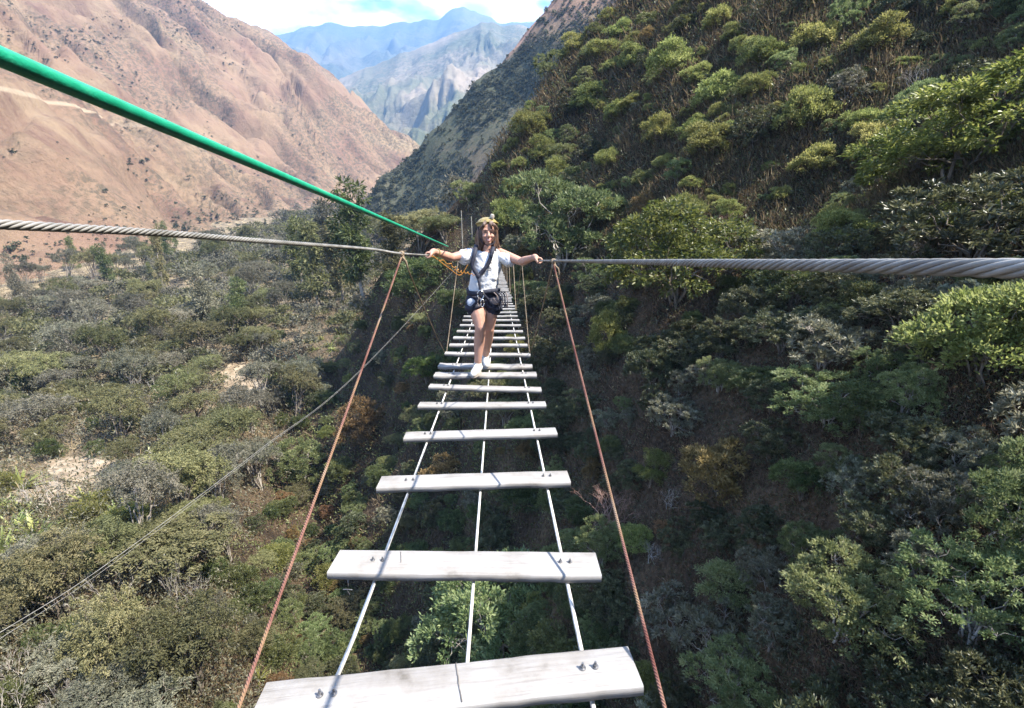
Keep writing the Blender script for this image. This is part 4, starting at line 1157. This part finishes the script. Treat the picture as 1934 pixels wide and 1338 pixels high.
# scrub dotted over the far slopes ---------------------------------------------------------------------------
L_SCRUB = leaf_mat('scrub_leaf', (0.035, 0.042, 0.026), (0.065, 0.074, 0.045), (0.110, 0.115, 0.075), trans=.25, rough=.7, spec=.15)
mb_of = {'scrub': MB()}
u = rng.uniform(690, 1260, 14000); v = rng.uniform(-20, 420, 14000)
P, ok = hit(mid_hill_z, u, v, 100); P = P[ok]
dens = vnoise(P[:, 0] / 30, P[:, 1] / 22, 12) + .5 * vnoise(P[:, 0] / 9, P[:, 1] / 9, 13)
P = P[((dens > -.3) | (rng.rand(len(P)) < .2)) & (rng.rand(len(P)) > np.clip((P[:, 2] - 95) / 35, 0, .93))][:9500]
merged_trees(None, P, 1.0 + 2.4 * rng.rand(len(P)) ** 2, ['scrub'] * len(P), mb_of, rng)
tag(link('scrub', mb_of['scrub'].mesh('scrub', L_SCRUB)), 'dark scrub on the steep hill beyond', kind='stuff')
mb_of = {'scrub': MB()}
u = rng.uniform(-40, 820, 16000); v = rng.uniform(-20, 500, 16000)
P, ok = hit(left_mtn_z, u, v, 100); uu, vv = u[ok], v[ok]; P = P[ok]
e = foot_x(P[:, 1]) - P[:, 0]
patch = vnoise(uu / 90, vv / 60, 15) + .6 * vnoise(uu / 30, vv / 22, 16)
top = np.clip((130 - vv) / 160, 0, 1) * np.clip((uu - 260) / 120, 0, 1)
low = np.clip(1 - e / 38, 0, 1)
w_, g_ = gully(P[:, 0], P[:, 1])
prob = np.clip(.004 + .30 * (g_ < -.35) * (patch > -.4) + .85 * top * (patch > -.25) + .35 * (patch > .55) + .30 * low, 0, 1)
P = P[rng.rand(len(P)) < prob][:9000]
merged_trees(None, P, .7 + 2.0 * rng.rand(len(P)) ** 2.6, ['scrub'] * len(P), mb_of, rng)
tag(link('scrub', mb_of['scrub'].mesh('scrub', L_SCRUB)), 'sparse scrub dotted over the bare tan mountain', kind='stuff')

# pale footpath and clearings: thin sheets of bare earth laid on the valley floor --------------------------------
M_PATH = noise_mat('pale_earth', [(0.35, (0.17, 0.13, 0.09)), (0.5, (0.235, 0.185, 0.13)), (0.65, (0.29, 0.245, 0.185))], 1.2, detail=8, rough=.95, spec=.1)
for (a, b, e, f), lab in zip(CLEAR[:3], ('pale earth clearing beside the valley wood', 'sunny clearing by the bare forked tree', 'end of the clearing at the left edge')):
    rr = np.linspace(0, 1, 9)[1:]; an = np.linspace(0, 2 * np.pi, 40, endpoint=False)
    wob = 1 + .22 * fbm(np.cos(an) * 1.6 + a, np.sin(an) * 1.6 + b, 3, 8)
    us = np.concatenate([[a], (a + e * rr[:, None] * (np.cos(an) * wob)[None]).ravel()]); vs = np.concatenate([[b], (b + f * rr[:, None] * (np.sin(an) * wob)[None]).ravel()])
    Pt, ok = hit(ground_z, us, vs)
    if not ok.all(): continue
    Pt[:, 2] = ground_z(Pt[:, 0], Pt[:, 1]) + .07
    mb = MB().add(Pt, [[0, 1 + j, 1 + (j + 1) % 40] for j in range(40)])
    q = [[1 + r * 40 + j, 1 + (r + 1) * 40 + j, 1 + (r + 1) * 40 + (j + 1) % 40, 1 + r * 40 + (j + 1) % 40] for r in range(7) for j in range(40)]
    mb.f.append(np.array(q)); mb.t.append(np.full(len(q), .5))
    tag(link('path', mb.mesh('path', M_PATH, True)), lab, kind='structure')


# ------------------------------------------------------------------ the walker
def skin_mat(name, c, rough=.5):
    m = noise_mat(name, [(0.35, tuple(x * .88 for x in c)), (0.6, c), (0.75, tuple(min(1, x * 1.08) for x in c))], 14, rough=rough, spec=.35)
    p = m.node_tree.nodes['Principled BSDF']
    p.inputs['Subsurface Weight'].default_value = .12; p.inputs['Subsurface Radius'].default_value = (.02, .008, .004)
    return m
M_SKIN = skin_mat('skin', (0.42, 0.235, 0.172))
M_SHIRT = noise_mat('white_cotton', [(0.35, (0.52, 0.525, 0.54)), (0.65, (0.58, 0.58, 0.59))], 30, rough=.85, spec=.15, bump=.15, bump_scale=240)
M_SHORT = noise_mat('dark_navy_cloth', [(0.35, (0.018, 0.02, 0.032)), (0.65, (0.035, 0.038, 0.055))], 30, rough=.85, spec=.15)
M_POCKET = noise_mat('pale_denim', [(0.35, (0.30, 0.34, 0.42)), (0.65, (0.40, 0.43, 0.50))], 30, rough=.85, spec=.15)
M_STRAP = noise_mat('black_navy_webbing', [(0.35, (0.012, 0.014, 0.026)), (0.65, (0.03, 0.033, 0.05))], 60, rough=.7, spec=.3)
M_HAIR = noise_mat('brown_hair', [(0.35, (0.045, 0.024, 0.016)), (0.55, (0.11, 0.063, 0.043)), (0.72, (0.22, 0.14, 0.095))], 60, rough=.45, spec=.5, stretch=(1, 1, .12), bump=.6, bump_scale=90)
M_HELM = noise_mat('olive_yellow_helmet', [(0.4, (0.19, 0.145, 0.045)), (0.6, (0.26, 0.205, 0.07))], 20, rough=.4, spec=.5)
M_LIP = noise_mat('lips', [(0.4, (0.30, 0.09, 0.08)), (0.6, (0.36, 0.11, 0.10))], 20, rough=.4)
M_TEETH = noise_mat('teeth', [(0.4, (0.55, 0.53, 0.48)), (0.6, (0.62, 0.60, 0.56))], 20, rough=.3)
M_EYE = noise_mat('dark_eye', [(0.4, (0.015, 0.01, 0.008)), (0.6, (0.03, 0.02, 0.015))], 20, rough=.2, spec=.6)
M_SHOE = noise_mat('off_white_canvas', [(0.35, (0.36, 0.34, 0.31)), (0.6, (0.48, 0.47, 0.44))], 20, rough=.8, spec=.2)
M_SOLE = noise_mat('dusty_rubber', [(0.35, (0.26, 0.23, 0.20)), (0.6, (0.36, 0.33, 0.29))], 20, rough=.7)
M_STEEL = noise_mat('polished_steel', [(0.4, (0.45, 0.45, 0.46)), (0.6, (0.6, 0.6, 0.6))], 20, rough=.25, metal=.9, spec=.5)
M_ORANGE = noise_mat('orange_cord', [(0.4, (0.30, 0.115, 0.015)), (0.6, (0.36, 0.17, 0.03))], 30, rough=.7)
M_BROWNBAG = noise_mat('taupe_cloth', [(0.35, (0.13, 0.10, 0.095)), (0.6, (0.20, 0.165, 0.155))], 20, rough=.85)
M_LACE = noise_mat('grey_laces', [(0.4, (0.14, 0.12, 0.11)), (0.6, (0.22, 0.19, 0.17))], 20, rough=.8)

class Blob:
    """overlapping tapered limbs and rounded masses, fused into one skin by a voxel remesh"""
    def __init__(self): self.mb = MB()
    def ball(self, c, r, rot=None, n=16):
        c = np.array(c, float); r = np.array(r if hasattr(r, '__len__') else (r,) * 3, float)
        th = np.linspace(0, np.pi, n // 2 + 1)[1:-1]; ph = np.linspace(0, 2 * np.pi, n, endpoint=False)
        V = np.stack([np.outer(np.sin(th), np.cos(ph)), np.outer(np.sin(th), np.sin(ph)), np.outer(np.cos(th), np.ones(n))], -1).reshape(-1, 3)
        V = np.vstack([V, [[0, 0, 1], [0, 0, -1]]]) * r
        if rot is not None: V = V @ np.array(rot.to_3x3()).T
        m = len(th); F = [[i * n + j, (i + 1) * n + j, (i + 1) * n + (j + 1) % n, i * n + (j + 1) % n] for i in range(m - 1) for j in range(n)]
        self.mb.add(V + c, F)
        T = [[m * n, j, (j + 1) % n] for j in range(n)] + [[m * n + 1, (m - 1) * n + (j + 1) % n, (m - 1) * n + j] for j in range(n)]
        self.mb.f.append(np.array(T) + self.mb.n - len(V)); self.mb.t.append(np.full(len(T), .5))
        return self
    def limb(self, pts, radii, n=14, flat=1.0):
        P = smooth_path(pts, 6 * len(pts)); R = np.interp(np.linspace(0, 1, len(P)), np.linspace(0, 1, len(radii)), radii)
        self.mb.tube(P, R, n)
        self.ball(pts[0], radii[0] * .995); self.ball(pts[-1], radii[-1] * .995)
        return self
    def loft(self, rows, n=24):
        """rows of (centre, half width x, half depth y): a closed trunk of ellipses"""
        rows = [(np.array(c, float), a, b) for c, a, b in rows]
        C = smooth_path([r[0] for r in rows], 5 * len(rows)); t = np.linspace(0, 1, len(rows)); tt = np.linspace(0, 1, len(C))
        A = np.interp(tt, t, [r[1] for r in rows]); B = np.interp(tt, t, [r[2] for r in rows])
        ph = np.linspace(0, 2 * np.pi, n, endpoint=False)
        V = np.stack([C[:, 0, None] + A[:, None] * np.cos(ph), C[:, 1, None] + B[:, None] * np.sin(ph), np.repeat(C[:, 2, None], n, 1)], -1)
        m = len(C); F = [[i * n + j, i * n + (j + 1) % n, (i + 1) * n + (j + 1) % n, (i + 1) * n + j] for i in range(m - 1) for j in range(n)]
        base = self.mb.n
        self.mb.add(V.reshape(-1, 3), F)
        V2 = np.vstack([V[0], C[:1], V[-1], C[-1:]])
        T = [[(j + 1) % n, j, n] for j in range(n)] + [[n + 1 + j, n + 1 + (j + 1) % n, 2 * n + 1] for j in range(n)]
        self.mb.add(V2, T)
        return self
    def skin(self, name, mat, vox, smooth=6, parent=None, disp=None):
        me = self.mb.mesh(name, mat)
        bm = bmesh.new(); bm.from_mesh(me); bmesh.ops.remove_doubles(bm, verts=bm.verts, dist=1e-5); bmesh.ops.recalc_face_normals(bm, faces=bm.faces); bm.to_mesh(me); bm.free()
        o = bpy.data.objects.new(name, me); COL.objects.link(o)
        r = o.modifiers.new('r', 'REMESH'); r.mode = 'VOXEL'; r.voxel_size = vox; r.use_smooth_shade = True
        s = o.modifiers.new('s', 'SMOOTH'); s.iterations = smooth; s.factor = .5
        dg = bpy.context.evaluated_depsgraph_get()
        new = bpy.data.meshes.new_from_object(o.evaluated_get(dg))
        o.modifiers.clear(); o.data = new; bpy.data.meshes.remove(me)
        if not new.materials: new.materials.append(mat)
        new.polygons.foreach_set('use_smooth', np.ones(len(new.polygons), bool))
        if disp:
            co = np.empty(len(new.vertices) * 3, np.float32); new.vertices.foreach_get('co', co); co = co.reshape(-1, 3)
            no = np.empty(len(new.vertices) * 3, np.float32); new.vertices.foreach_get('normal', no); no = no.reshape(-1, 3)
            new.vertices.foreach_set('co', (co + no * disp(co)[:, None]).astype(np.float32).ravel()); new.update()
        if parent: o.parent = parent
        return o

FOOT = Vector((deck_c(4.45) + .0, 4.40, deck_z(4.45) + .004))
_d = rays(905, 703); FOOT.x = float(_d[0] / _d[1] * FOOT.y)
person = bpy.data.objects.new('person', None); COL.objects.link(person); person.location = FOOT
tag(person, 'woman in white shirt, dark shorts and black harness walking the planks towards the viewer', 'person')
def loc(u, v, dy):
    """a point seen at (u, v), dy behind (+) or before (-) the front foot, in the walker's own axes"""
    return at_y(u, v, FOOT.y + dy) - FOOT
rear_z = deck_z(4.82) - deck_z(4.45)

hipL, hipR = loc(900, 573, .06), loc(927, 573, .09)          # L, R: as they stand in the picture
kneL, kneR = loc(907, 619, -.03), loc(924, 621, .13)
ankL, ankR = loc(902, 682, .05), loc(917, 674, .42)
ankL.z = .085; ankR.z = rear_z + .09
shL, shR = loc(893, 478, .08), loc(943, 479, .10)
hanL, hanR = rail_at(LPATH, FOOT.y - .33) - FOOT, rail_at(RPATH, FOOT.y - .30) - FOOT
wrL = hanL + Vector((.05, .065, .022)); wrR = hanR + Vector((-.045, .07, .020))
elL = (shL + wrL) / 2 + Vector((-.03, .03, -.045)); elR = (shR + wrR) / 2 + Vector((.05, .02, -.055))
pel = (hipL + hipR) / 2 + Vector((0, .01, .05)); wst = loc(913, 543, .08); chs = loc(919, 500, .08); nck = loc(921, 470, .07)
hed = loc(921, 441, .055)

body = Blob()
body.loft([(pel + Vector((0, .01, -.07)), .115, .095), (pel, .135, .105), (wst, .108, .085), (chs + Vector((0, 0, -.02)), .115, .09), ((shL + shR) / 2 + Vector((0, 0, .0)), .11, .075), (nck + Vector((0, .01, -.02)), .06, .06)])
body.limb([nck + Vector((0, .02, -.07)), nck, hed + Vector((0, .02, -.03))], [.05, .045, .048])
for h, k, a in ((hipL, kneL, ankL), (hipR, kneR, ankR)):
    mid = (h + k) / 2 + Vector((0, -.012, 0)); cf = k * .62 + a * .38 + Vector((0, .022, 0))
    body.limb([h, mid, k + Vector((0, 0, .01))], [.078, .069, .050])
    body.limb([k, cf, a * .8 + k * .2, a], [.049, .053, .036, .032])
    body.ball(k + Vector((0, -.016, .0)), (.036, .032, .04))
    body.ball(a + Vector((0, -.035, -.04)), (.028, .065, .026))
for s, e, w in ((shL, elL, wrL), (shR, elR, wrR)):
    body.limb([s, (s + e) / 2, e], [.05, .044, .036])
    body.limb([e, e * .65 + w * .35, w], [.036, .037, .026])
# head: skull, jaw, chin, nose, cheeks, ears; turned a little to the picture's right
hr = Matrix.Rotation(math.radians(8), 3, 'Z') @ Matrix.Rotation(math.radians(4), 3, 'X')
H_ = lambda x, y, z: hed + hr @ Vector((x, y, z))
body.ball(H_(0, .012, .035), (.073, .088, .082)); body.ball(H_(0, -.012, -.02), (.060, .066, .075)); body.ball(H_(0, -.045, -.078), (.026, .022, .020))
body.limb([H_(0, -.078, .012), H_(0, -.092, -.016)], [.009, .0145], 8); body.ball(H_(.010, -.084, -.02), .009); body.ball(H_(-.010, -.084, -.02), .009)
for s in (-1, 1):
    body.ball(H_(.034 * s, -.056, -.02), (.02, .02, .018)); body.ball(H_(.075 * s, .012, .0), (.010, .018, .028)); body.ball(H_(.028 * s, -.067, .034), (.022, .012, .008))
body.ball(H_(0, -.071, -.048), (.024, .014, .012))
# hands: palm beside the cable, four fingers curled over it, the thumb round the other side
def hand(b, c, w, out, path):
    T = (rail_at(path, FOOT.y + c.y + .1) - rail_at(path, FOOT.y + c.y - .1)).normalized()
    X = Vector((1, 0, 0)); Z = Vector((0, 0, 1)); r = .0085
    pal = c + Z * .020 - X * out * .024
    b.limb([w, (w + pal) / 2 + Z * .008, pal], [.026, .027, .024])
    for q in (-.026, -.009, .009, .026): b.ball(pal + T * q, (.018, .014, .013))
    for i, (q, L) in enumerate(((-.030, .92), (-.010, 1.0), (.010, 1.02), (.029, .84))):
        pts = []
        for k, ang in enumerate((150, 105, 55, 5, -50, -95)):
            a = math.radians(ang * L + (1 - L) * 40); R_ = .0215 if k else .026
            pts.append(c + T * (q * (1 + .1 * k * .3)) + X * out * math.cos(a) * R_ + Z * math.sin(a) * R_)
        b.limb(pts, [.0098, .0095, .009, .0085, .008, .0072], 8)
    th = [pal + T * -.03 - X * out * .01, c + T * -.05 - X * out * .026 + Z * .004, c + T * -.056 - X * out * .014 - Z * .016, c + T * -.056 + X * out * .004 - Z * .021]
    b.limb(th, [.0125, .0115, .010, .0085], 8)
hand(body, hanL, wrL, -1, LPATH); hand(body, hanR, wrR, 1, RPATH)
body.skin('body', M_SKIN, .0042, 5, person)

# face: eyes, brows, mouth
fm = MB()
for s in (-1, 1):
    e = Blob().ball(H_(.028 * s, -.0755, .016), (.0125, .005, .0055), n=12); eo = link('eye', e.mb.mesh('eye', M_EYE, True), person)
    br = MB().tube([H_(.045 * s, -.066, .031), H_(.03 * s, -.077, .0365), H_(.013 * s, -.080, .034)], [.002, .0035, .003], 6)
    link('eyebrow', br.mesh('eyebrow', M_HAIR, True), person)
t = np.linspace(-1, 1, 9)
mo = MB()
mo.tube([H_(.027 * x, -.0855 + .014 * x * x, -.047 + .008 * x * x) for x in t], [.001, .003, .0035, .004, .0035, .004, .0035, .003, .001], 6)
mo.tube([H_(.027 * x, -.0845 + .014 * x * x, -.060 + .020 * x * x) for x in t], [.001, .003, .004, .005, .005, .005, .004, .003, .001], 6)
link('lips', mo.mesh('lips', M_LIP, True), person)
link('teeth', MB().tube([H_(.022 * x, -.0845 + .014 * x * x, -.053 + .012 * x * x) for x in t], [.001, .003, .004, .005, .005, .005, .004, .003, .001], 6).mesh('teeth', M_TEETH, True), person)

# hair: long locks falling beside the face and down to the shoulders
hb = Blob()
hb.ball(H_(0, .035, .045), (.083, .085, .078))
rh = np.random.RandomState(8)
for i in range(46):
    a = math.radians(-62 + 304 * i / 45.)
    if -150 < math.degrees(a) % 360 - 360 < -118: pass
    x, y = math.cos(a) * .080, .02 + math.sin(a) * .078
    L = rh.uniform(.13, .21)
    if y < -.02: y = -.02 - rh.uniform(0, .02); L *= .9
    top = H_(x * .75, y * .8 + .01, .085); m1 = H_(x * 1.03, y, .02); m2 = H_(x * 1.12 + rh.normal() * .008, y * 1.0 + .005, -.06); en = H_(x * 1.2 + rh.normal() * .02, y * .95 + rh.normal() * .012 + .012, -.06 - L * .55)
    hb.limb([top, m1, m2, en], [.012, .015, .013, .004], 6)
for s, x in ((1, -.04), (1, -.055), (1, .02), (1, .045), (1, .06)):    # fringe swept to the sides
    hb.limb([H_(x * .5, -.052, .102), H_(x * .95, -.078, .075), H_(x * 1.45, -.062, .035)], [.012, .011, .006], 6)
hb.skin('hair', M_HAIR, .0045, 1, person, lambda co: .0035 * np.asarray(fbm(co[:, 0] * 120 + co[:, 2] * 14, co[:, 1] * 120 + co[:, 2] * 9, 2, 39)))

# helmet: shell with a rolled rim, strap and a small lamp clip at the top
hm = Blob()
hm.ball(H_(0, .042, .078), (.096, .100, .062)); ho = hm.skin('helmet', M_HELM, .006, 3, person)
rim = MB(); an = np.linspace(0, 2 * np.pi, 33)
rim.tube([H_(.098 * math.cos(a), .042 + .102 * math.sin(a), .082 - .022 * math.sin(a)) for a in an], .0075, 8)
link('rim', rim.mesh('rim', M_HELM, True), ho)
hc = MB(); hc.tube([H_(.036, -.01, .133), H_(.041, -.012, .152), H_(.043, -.014, .166)], [.020, .022, .014], 10)
link('lamp_clip', hc.mesh('lamp_clip', M_SOLE, True), ho)
cs = MB(); cs.tube([H_(.086, -.01, .06), H_(.079, -.03, -.03), H_(.05, -.055, -.085), H_(.0, -.062, -.104), H_(-.05, -.055, -.085), H_(-.079, -.03, -.03), H_(-.086, -.01, .06)], .0045, 6)
link('chin_strap', cs.mesh('chin_strap', M_STRAP, True), ho)

# clothes
sh = Blob()
sc_ = (shL + shR) / 2
sh.loft([(pel + Vector((.005, .0, .055)), .145, .118), (wst + Vector((0, 0, .02)), .132, .105), (chs + Vector((0, 0, -.03)), .132, .112), (sc_ + Vector((0, 0, -.015)), .125, .098), (sc_ + Vector((0, .005, .022)), .095, .075), (nck + Vector((0, .015, -.028)), .065, .062)])
for s, e in ((shL, elL), (shR, elR)):
    d = e - s
    sh.limb([s + Vector((0, 0, -.012)) - d * .1, s + d * .2 + Vector((0, 0, -.014)), s + d * .44 + Vector((0, 0, -.022))], [.064, .064, .064])
wr_ = lambda co: .007 * np.asarray(fbm(co[:, 0] * 16 + co[:, 2] * 9, co[:, 2] * 13 - co[:, 1] * 12 - co[:, 0] * 6, 3, 33)) + .005 * np.asarray(ridged(co[:, 0] * 9 - co[:, 2] * 7, co[:, 2] * 5 + co[:, 1] * 4, 2, 35))
sh.skin('shirt', M_SHIRT, .006, 4, person, wr_)
so = Blob()
so.loft([(pel + Vector((0, .01, -.075)), .125, .105), (pel + Vector((0, .008, -.02)), .148, .122), (wst + Vector((0, .005, -.035)), .128, .104)])
for h, k in ((hipL, kneL), (hipR, kneR)):
    d = k - h; sd_ = -1 if h is hipL else 1
    so.limb([h + Vector((sd_ * .012, 0, .03)), h + d * .06 + Vector((sd_ * .015, 0, 0)), h + d * .17 + Vector((sd_ * .017, 0, 0))], [.088, .09, .09])
sho = so.skin('shorts', M_SHORT, .006, 3, person, lambda co: .004 * np.asarray(fbm(co[:, 0] * 14, co[:, 2] * 20, 3, 37)))
pk = Blob(); q = hipL + (kneL - hipL) * .02 + Vector((-.045, -.105, .025))
pk.ball(q + Vector((0, .008, 0)), (.042, .010, .040)); pk.skin('pocket', M_POCKET, .005, 3, sho)
hp = Blob(); q = hipR + Vector((.045, -.105, .02)); hp.ball(q + Vector((.0, .012, .01)), (.055, .022, .034)); hp.ball(q + Vector((.03, .02, .03)), (.035, .022, .03)); hp.skin('hip_cloth', M_BROWNBAG, .005, 3, sho)

def shoe(a, z0, turn, name):
    b = Blob(); R_ = Matrix.Rotation(turn, 3, 'Z'); P = lambda x, y, z: Vector((a.x, a.y, z0)) + R_ @ Vector((x, y, z))
    b.limb([P(0, .035, .05), P(0, -.03, .046), P(0, -.10, .036), P(.0, -.155, .030)], [.040, .041, .040, .030])
    b.ball(P(0, .0, .085), (.041, .048, .04)); b.ball(P(0, -.04, .06), (.036, .05, .034))
    o = b.skin(name, M_SHOE, .005, 4, person)
    s = MB(); n = 24; ring = []
    for i in range(n):
        t_ = 2 * np.pi * i / n; ring.append((.043 * math.sin(t_) * (1 if math.cos(t_) > 0 else .86), -.052 - .122 * math.cos(t_)))
    lo = [P(x, y_, .001) for x, y_ in ring]; hi = [P(x, y_, .022) for x, y_ in ring]
    s.add([tuple(v_) for v_ in lo + hi], [[i, (i + 1) % n, n + (i + 1) % n, n + i] for i in range(n)])
    s.add([tuple(v_) for v_ in lo] + [tuple(P(0, -.05, .001))], [[(i + 1) % n, i, n] for i in range(n)])
    s.add([tuple(v_) for v_ in hi] + [tuple(P(0, -.05, .022))], [[i, (i + 1) % n, n] for i in range(n)])
    link('sole', s.mesh('sole', M_SOLE), o)
    lc = MB()
    for k in range(4):
        y_ = -.035 - .022 * k; z_ = .092 - .011 * k
        lc.tube([P(-.026, y_ + .004, z_ - .010), P(0, y_, z_ + .003), P(.026, y_ + .004, z_ - .010)], .0032, 5)
    link('laces', lc.mesh('laces', M_LACE, True), o)
    so_ = Blob(); so_.limb([P(0, .012, .10), P(0, .012, .125)], [.037, .036]); so_.skin('sock', M_SHOE, .006, 2, o)
shoe(ankL, .002, math.radians(-14), 'shoe'); shoe(ankR, rear_z + .002, math.radians(6), 'shoe')

# harness: shoulder straps meeting on the chest, waist belt, leg loops, ring
def strap(pts, w, th, face, parent=None, name='strap', mat=None, n=24):
    """flat webbing along a path; face: direction its broad side looks"""
    P = smooth_path(pts, n); T = np.gradient(P, axis=0); T /= np.linalg.norm(T, axis=1)[:, None]
    Fd = np.array([face(Vector(p)) if callable(face) else face for p in P], float); Fd /= np.linalg.norm(Fd, axis=1)[:, None]
    S_ = np.cross(T, Fd); S_ /= np.linalg.norm(S_, axis=1)[:, None]; N = np.cross(S_, T)
    V = np.stack([P - S_ * w / 2 - N * th / 2, P + S_ * w / 2 - N * th / 2, P + S_ * w / 2 + N * th / 2, P - S_ * w / 2 + N * th / 2], 1)
    i, k = np.meshgrid(np.arange(n - 1), np.arange(4), indexing='ij'); k2 = (k + 1) % 4
    mb = MB().add(V.reshape(-1, 3), np.stack([i * 4 + k, i * 4 + k2, (i + 1) * 4 + k2, (i + 1) * 4 + k], -1).reshape(-1, 4))
    mb.add(V[0], [[3, 2, 1, 0]]); mb.add(V[-1], [[0, 1, 2, 3]])
    return mb
har = bpy.data.objects.new('harness', None); COL.objects.link(har); har.parent = person
har['label'] = 'black full body harness over the white shirt'
def hpart(nm, mb, mat): return link(nm, mb.mesh(nm, mat, False), har)
front = Vector((0, -1, .15))
cpt = loc(903, 522, -.046); belt = loc(908, 553, -.075)
hpart('shoulder_strap', strap([loc(900, 462, .12), loc(899, 465, .03), loc(896, 480, -.03), loc(892, 502, -.042), cpt], .036, .006, front), M_STRAP)
hpart('shoulder_strap', strap([loc(934, 462, .12), loc(932, 466, .03), loc(928, 482, -.03), loc(920, 502, -.043), cpt], .036, .006, front), M_STRAP)
hpart('chest_strap', strap([cpt + Vector((0, -.004, 0)), loc(905, 534, -.066), belt], .026, .006, front), M_STRAP)
hpart('chest_knot', Blob().ball(cpt + Vector((0, -.006, 0)), (.022, .014, .026)).mb, M_STRAP)
ang = np.linspace(0, 2 * np.pi, 29)
bc = (pel + wst) / 2 + Vector((.0, .0, .015))
hpart('waist_belt', strap([bc + Vector((.155 * math.sin(a), -.130 * math.cos(a), .012 * math.sin(2 * a))) for a in ang], .045, .008, lambda p: Vector((p.x - bc.x, p.y - bc.y, 0)), n=60), M_STRAP)
for h, k, s_ in ((hipL, kneL, -1), (hipR, kneR, 1)):
    c = h + (k - h) * .12 + Vector((s_ * .018, 0, 0))
    hpart('leg_loop', strap([c + Vector((.092 * math.sin(a), -.096 * math.cos(a), -.02 * s_ * math.sin(a))) for a in ang], .040, .008, lambda p, c=c: Vector((p.x - c.x, p.y - c.y, 0)), n=50), M_STRAP)
    hpart('riser', strap([belt + Vector((s_ * .02, .0, -.01)), c + Vector((s_ * -.02, -.115, .06)), c + Vector((s_ * .02, -.112, .01))], .024, .005, front), M_STRAP)
for k in range(5):                                              # gear loops and cords at the right hip
    p0 = bc + Vector((.10 + .022 * k, -.13 + .02 * k, .0))
    mbk = MB().tube(smooth_path([p0, p0 + Vector((.03, -.03, -.03)), p0 + Vector((.035, -.025, -.09 - .015 * k)), p0 + Vector((.005, -.01, -.07))], 18), .0055, 6)
    hpart('gear_loop', mbk, M_STRAP if k % 2 else M_BROWNBAG)
# big D-ring and hanging carabiners at the belly
rg = MB().tube([belt + Vector((.028 * math.sin(a), -.018, -.018 + .040 * math.cos(a))) for a in ang], .0058, 8)
hpart('belly_ring', rg, M_STEEL)
hpart('belly_plate', Blob().ball(belt + Vector((0, -.012, -.012)), (.024, .010, .034)).mb, M_STRAP)
for k, (dx, dz, r_) in enumerate(((-.012, -.085, .022), (.014, -.092, .020))):
    c = belt + Vector((dx, -.022, dz))
    hpart('carabiner', MB().tube([c + Vector((r_ * .75 * math.sin(a), -.004 * k, r_ * 1.7 * math.cos(a))) for a in ang], .0045, 7), M_STEEL if k else M_BROWNBAG)
# print running down the shirt beside the strap: short dark bars as read from here
pr = MB()
for k, (u, v, w, h) in enumerate(((928.5, 478, .014, .012), (926.8, 485, .022, .008), (927.3, 489, .007, .013), (925, 497, .020, .008), (925.6, 501, .007, .012), (923.3, 506.5, .026, .007), (922.2, 511.5, .026, .006))):
    c = loc(u + 2, v, -.043)
    pr.box(c, (w / 2, .004, h / 2), Matrix.Rotation(math.radians(8), 3, 'Y'))
link('shirt_print', pr.mesh('shirt_print', M_STRAP), person)
# wrist band on the left hand
wb = MB(); wd0 = (elL - wrL).normalized(); wa = wd0.cross(Vector((0, 0, 1))).normalized(); wc = wd0.cross(wa)
wb.tube([wrL + wd0 * .02 + (wa * math.cos(a) + wc * math.sin(a)) * .031 for a in ang], .006, 6)
link('wristband', wb.mesh('wristband', M_HELM, True), person)
# coiled orange lanyard: from the left hand cable to the harness, a thing of its own
lp = smooth_path([hanL + FOOT + Vector((.02, -.01, -.01)), loc(852, 500, -.2) + FOOT, loc(866, 512, -.12) + FOOT, loc(880, 515, -.08) + FOOT, cpt + FOOT + Vector((-.03, -.01, .01))], 90)
T = np.gradient(lp, axis=0); T /= np.linalg.norm(T, axis=1)[:, None]
A = np.cross(T, [0, 0, 1.0]); A /= np.linalg.norm(A, axis=1)[:, None]; B = np.cross(A, T); th = np.linspace(0, 2 * np.pi * 9, 90)
env = np.sin(np.linspace(0, np.pi, 90)) ** .5
lm = MB().tube(lp + (A * np.cos(th)[:, None] + B * np.sin(th)[:, None]) * (.012 * env)[:, None], .0035, 6)
lm2 = MB().tube(smooth_path([hanL + FOOT + Vector((.03, -.02, .0)), loc(848, 507, -.22) + FOOT, loc(869, 520, -.12) + FOOT, loc(884, 500, -.1) + FOOT], 40), .0035, 6)
lo_ = tag(link('lanyard', lm.mesh('lanyard', M_ORANGE, True)), 'orange coiled lanyard hanging between the left hand of the walker and her harness', 'cord')
link('loop', lm2.mesh('loop', M_ORANGE, True), lo_)
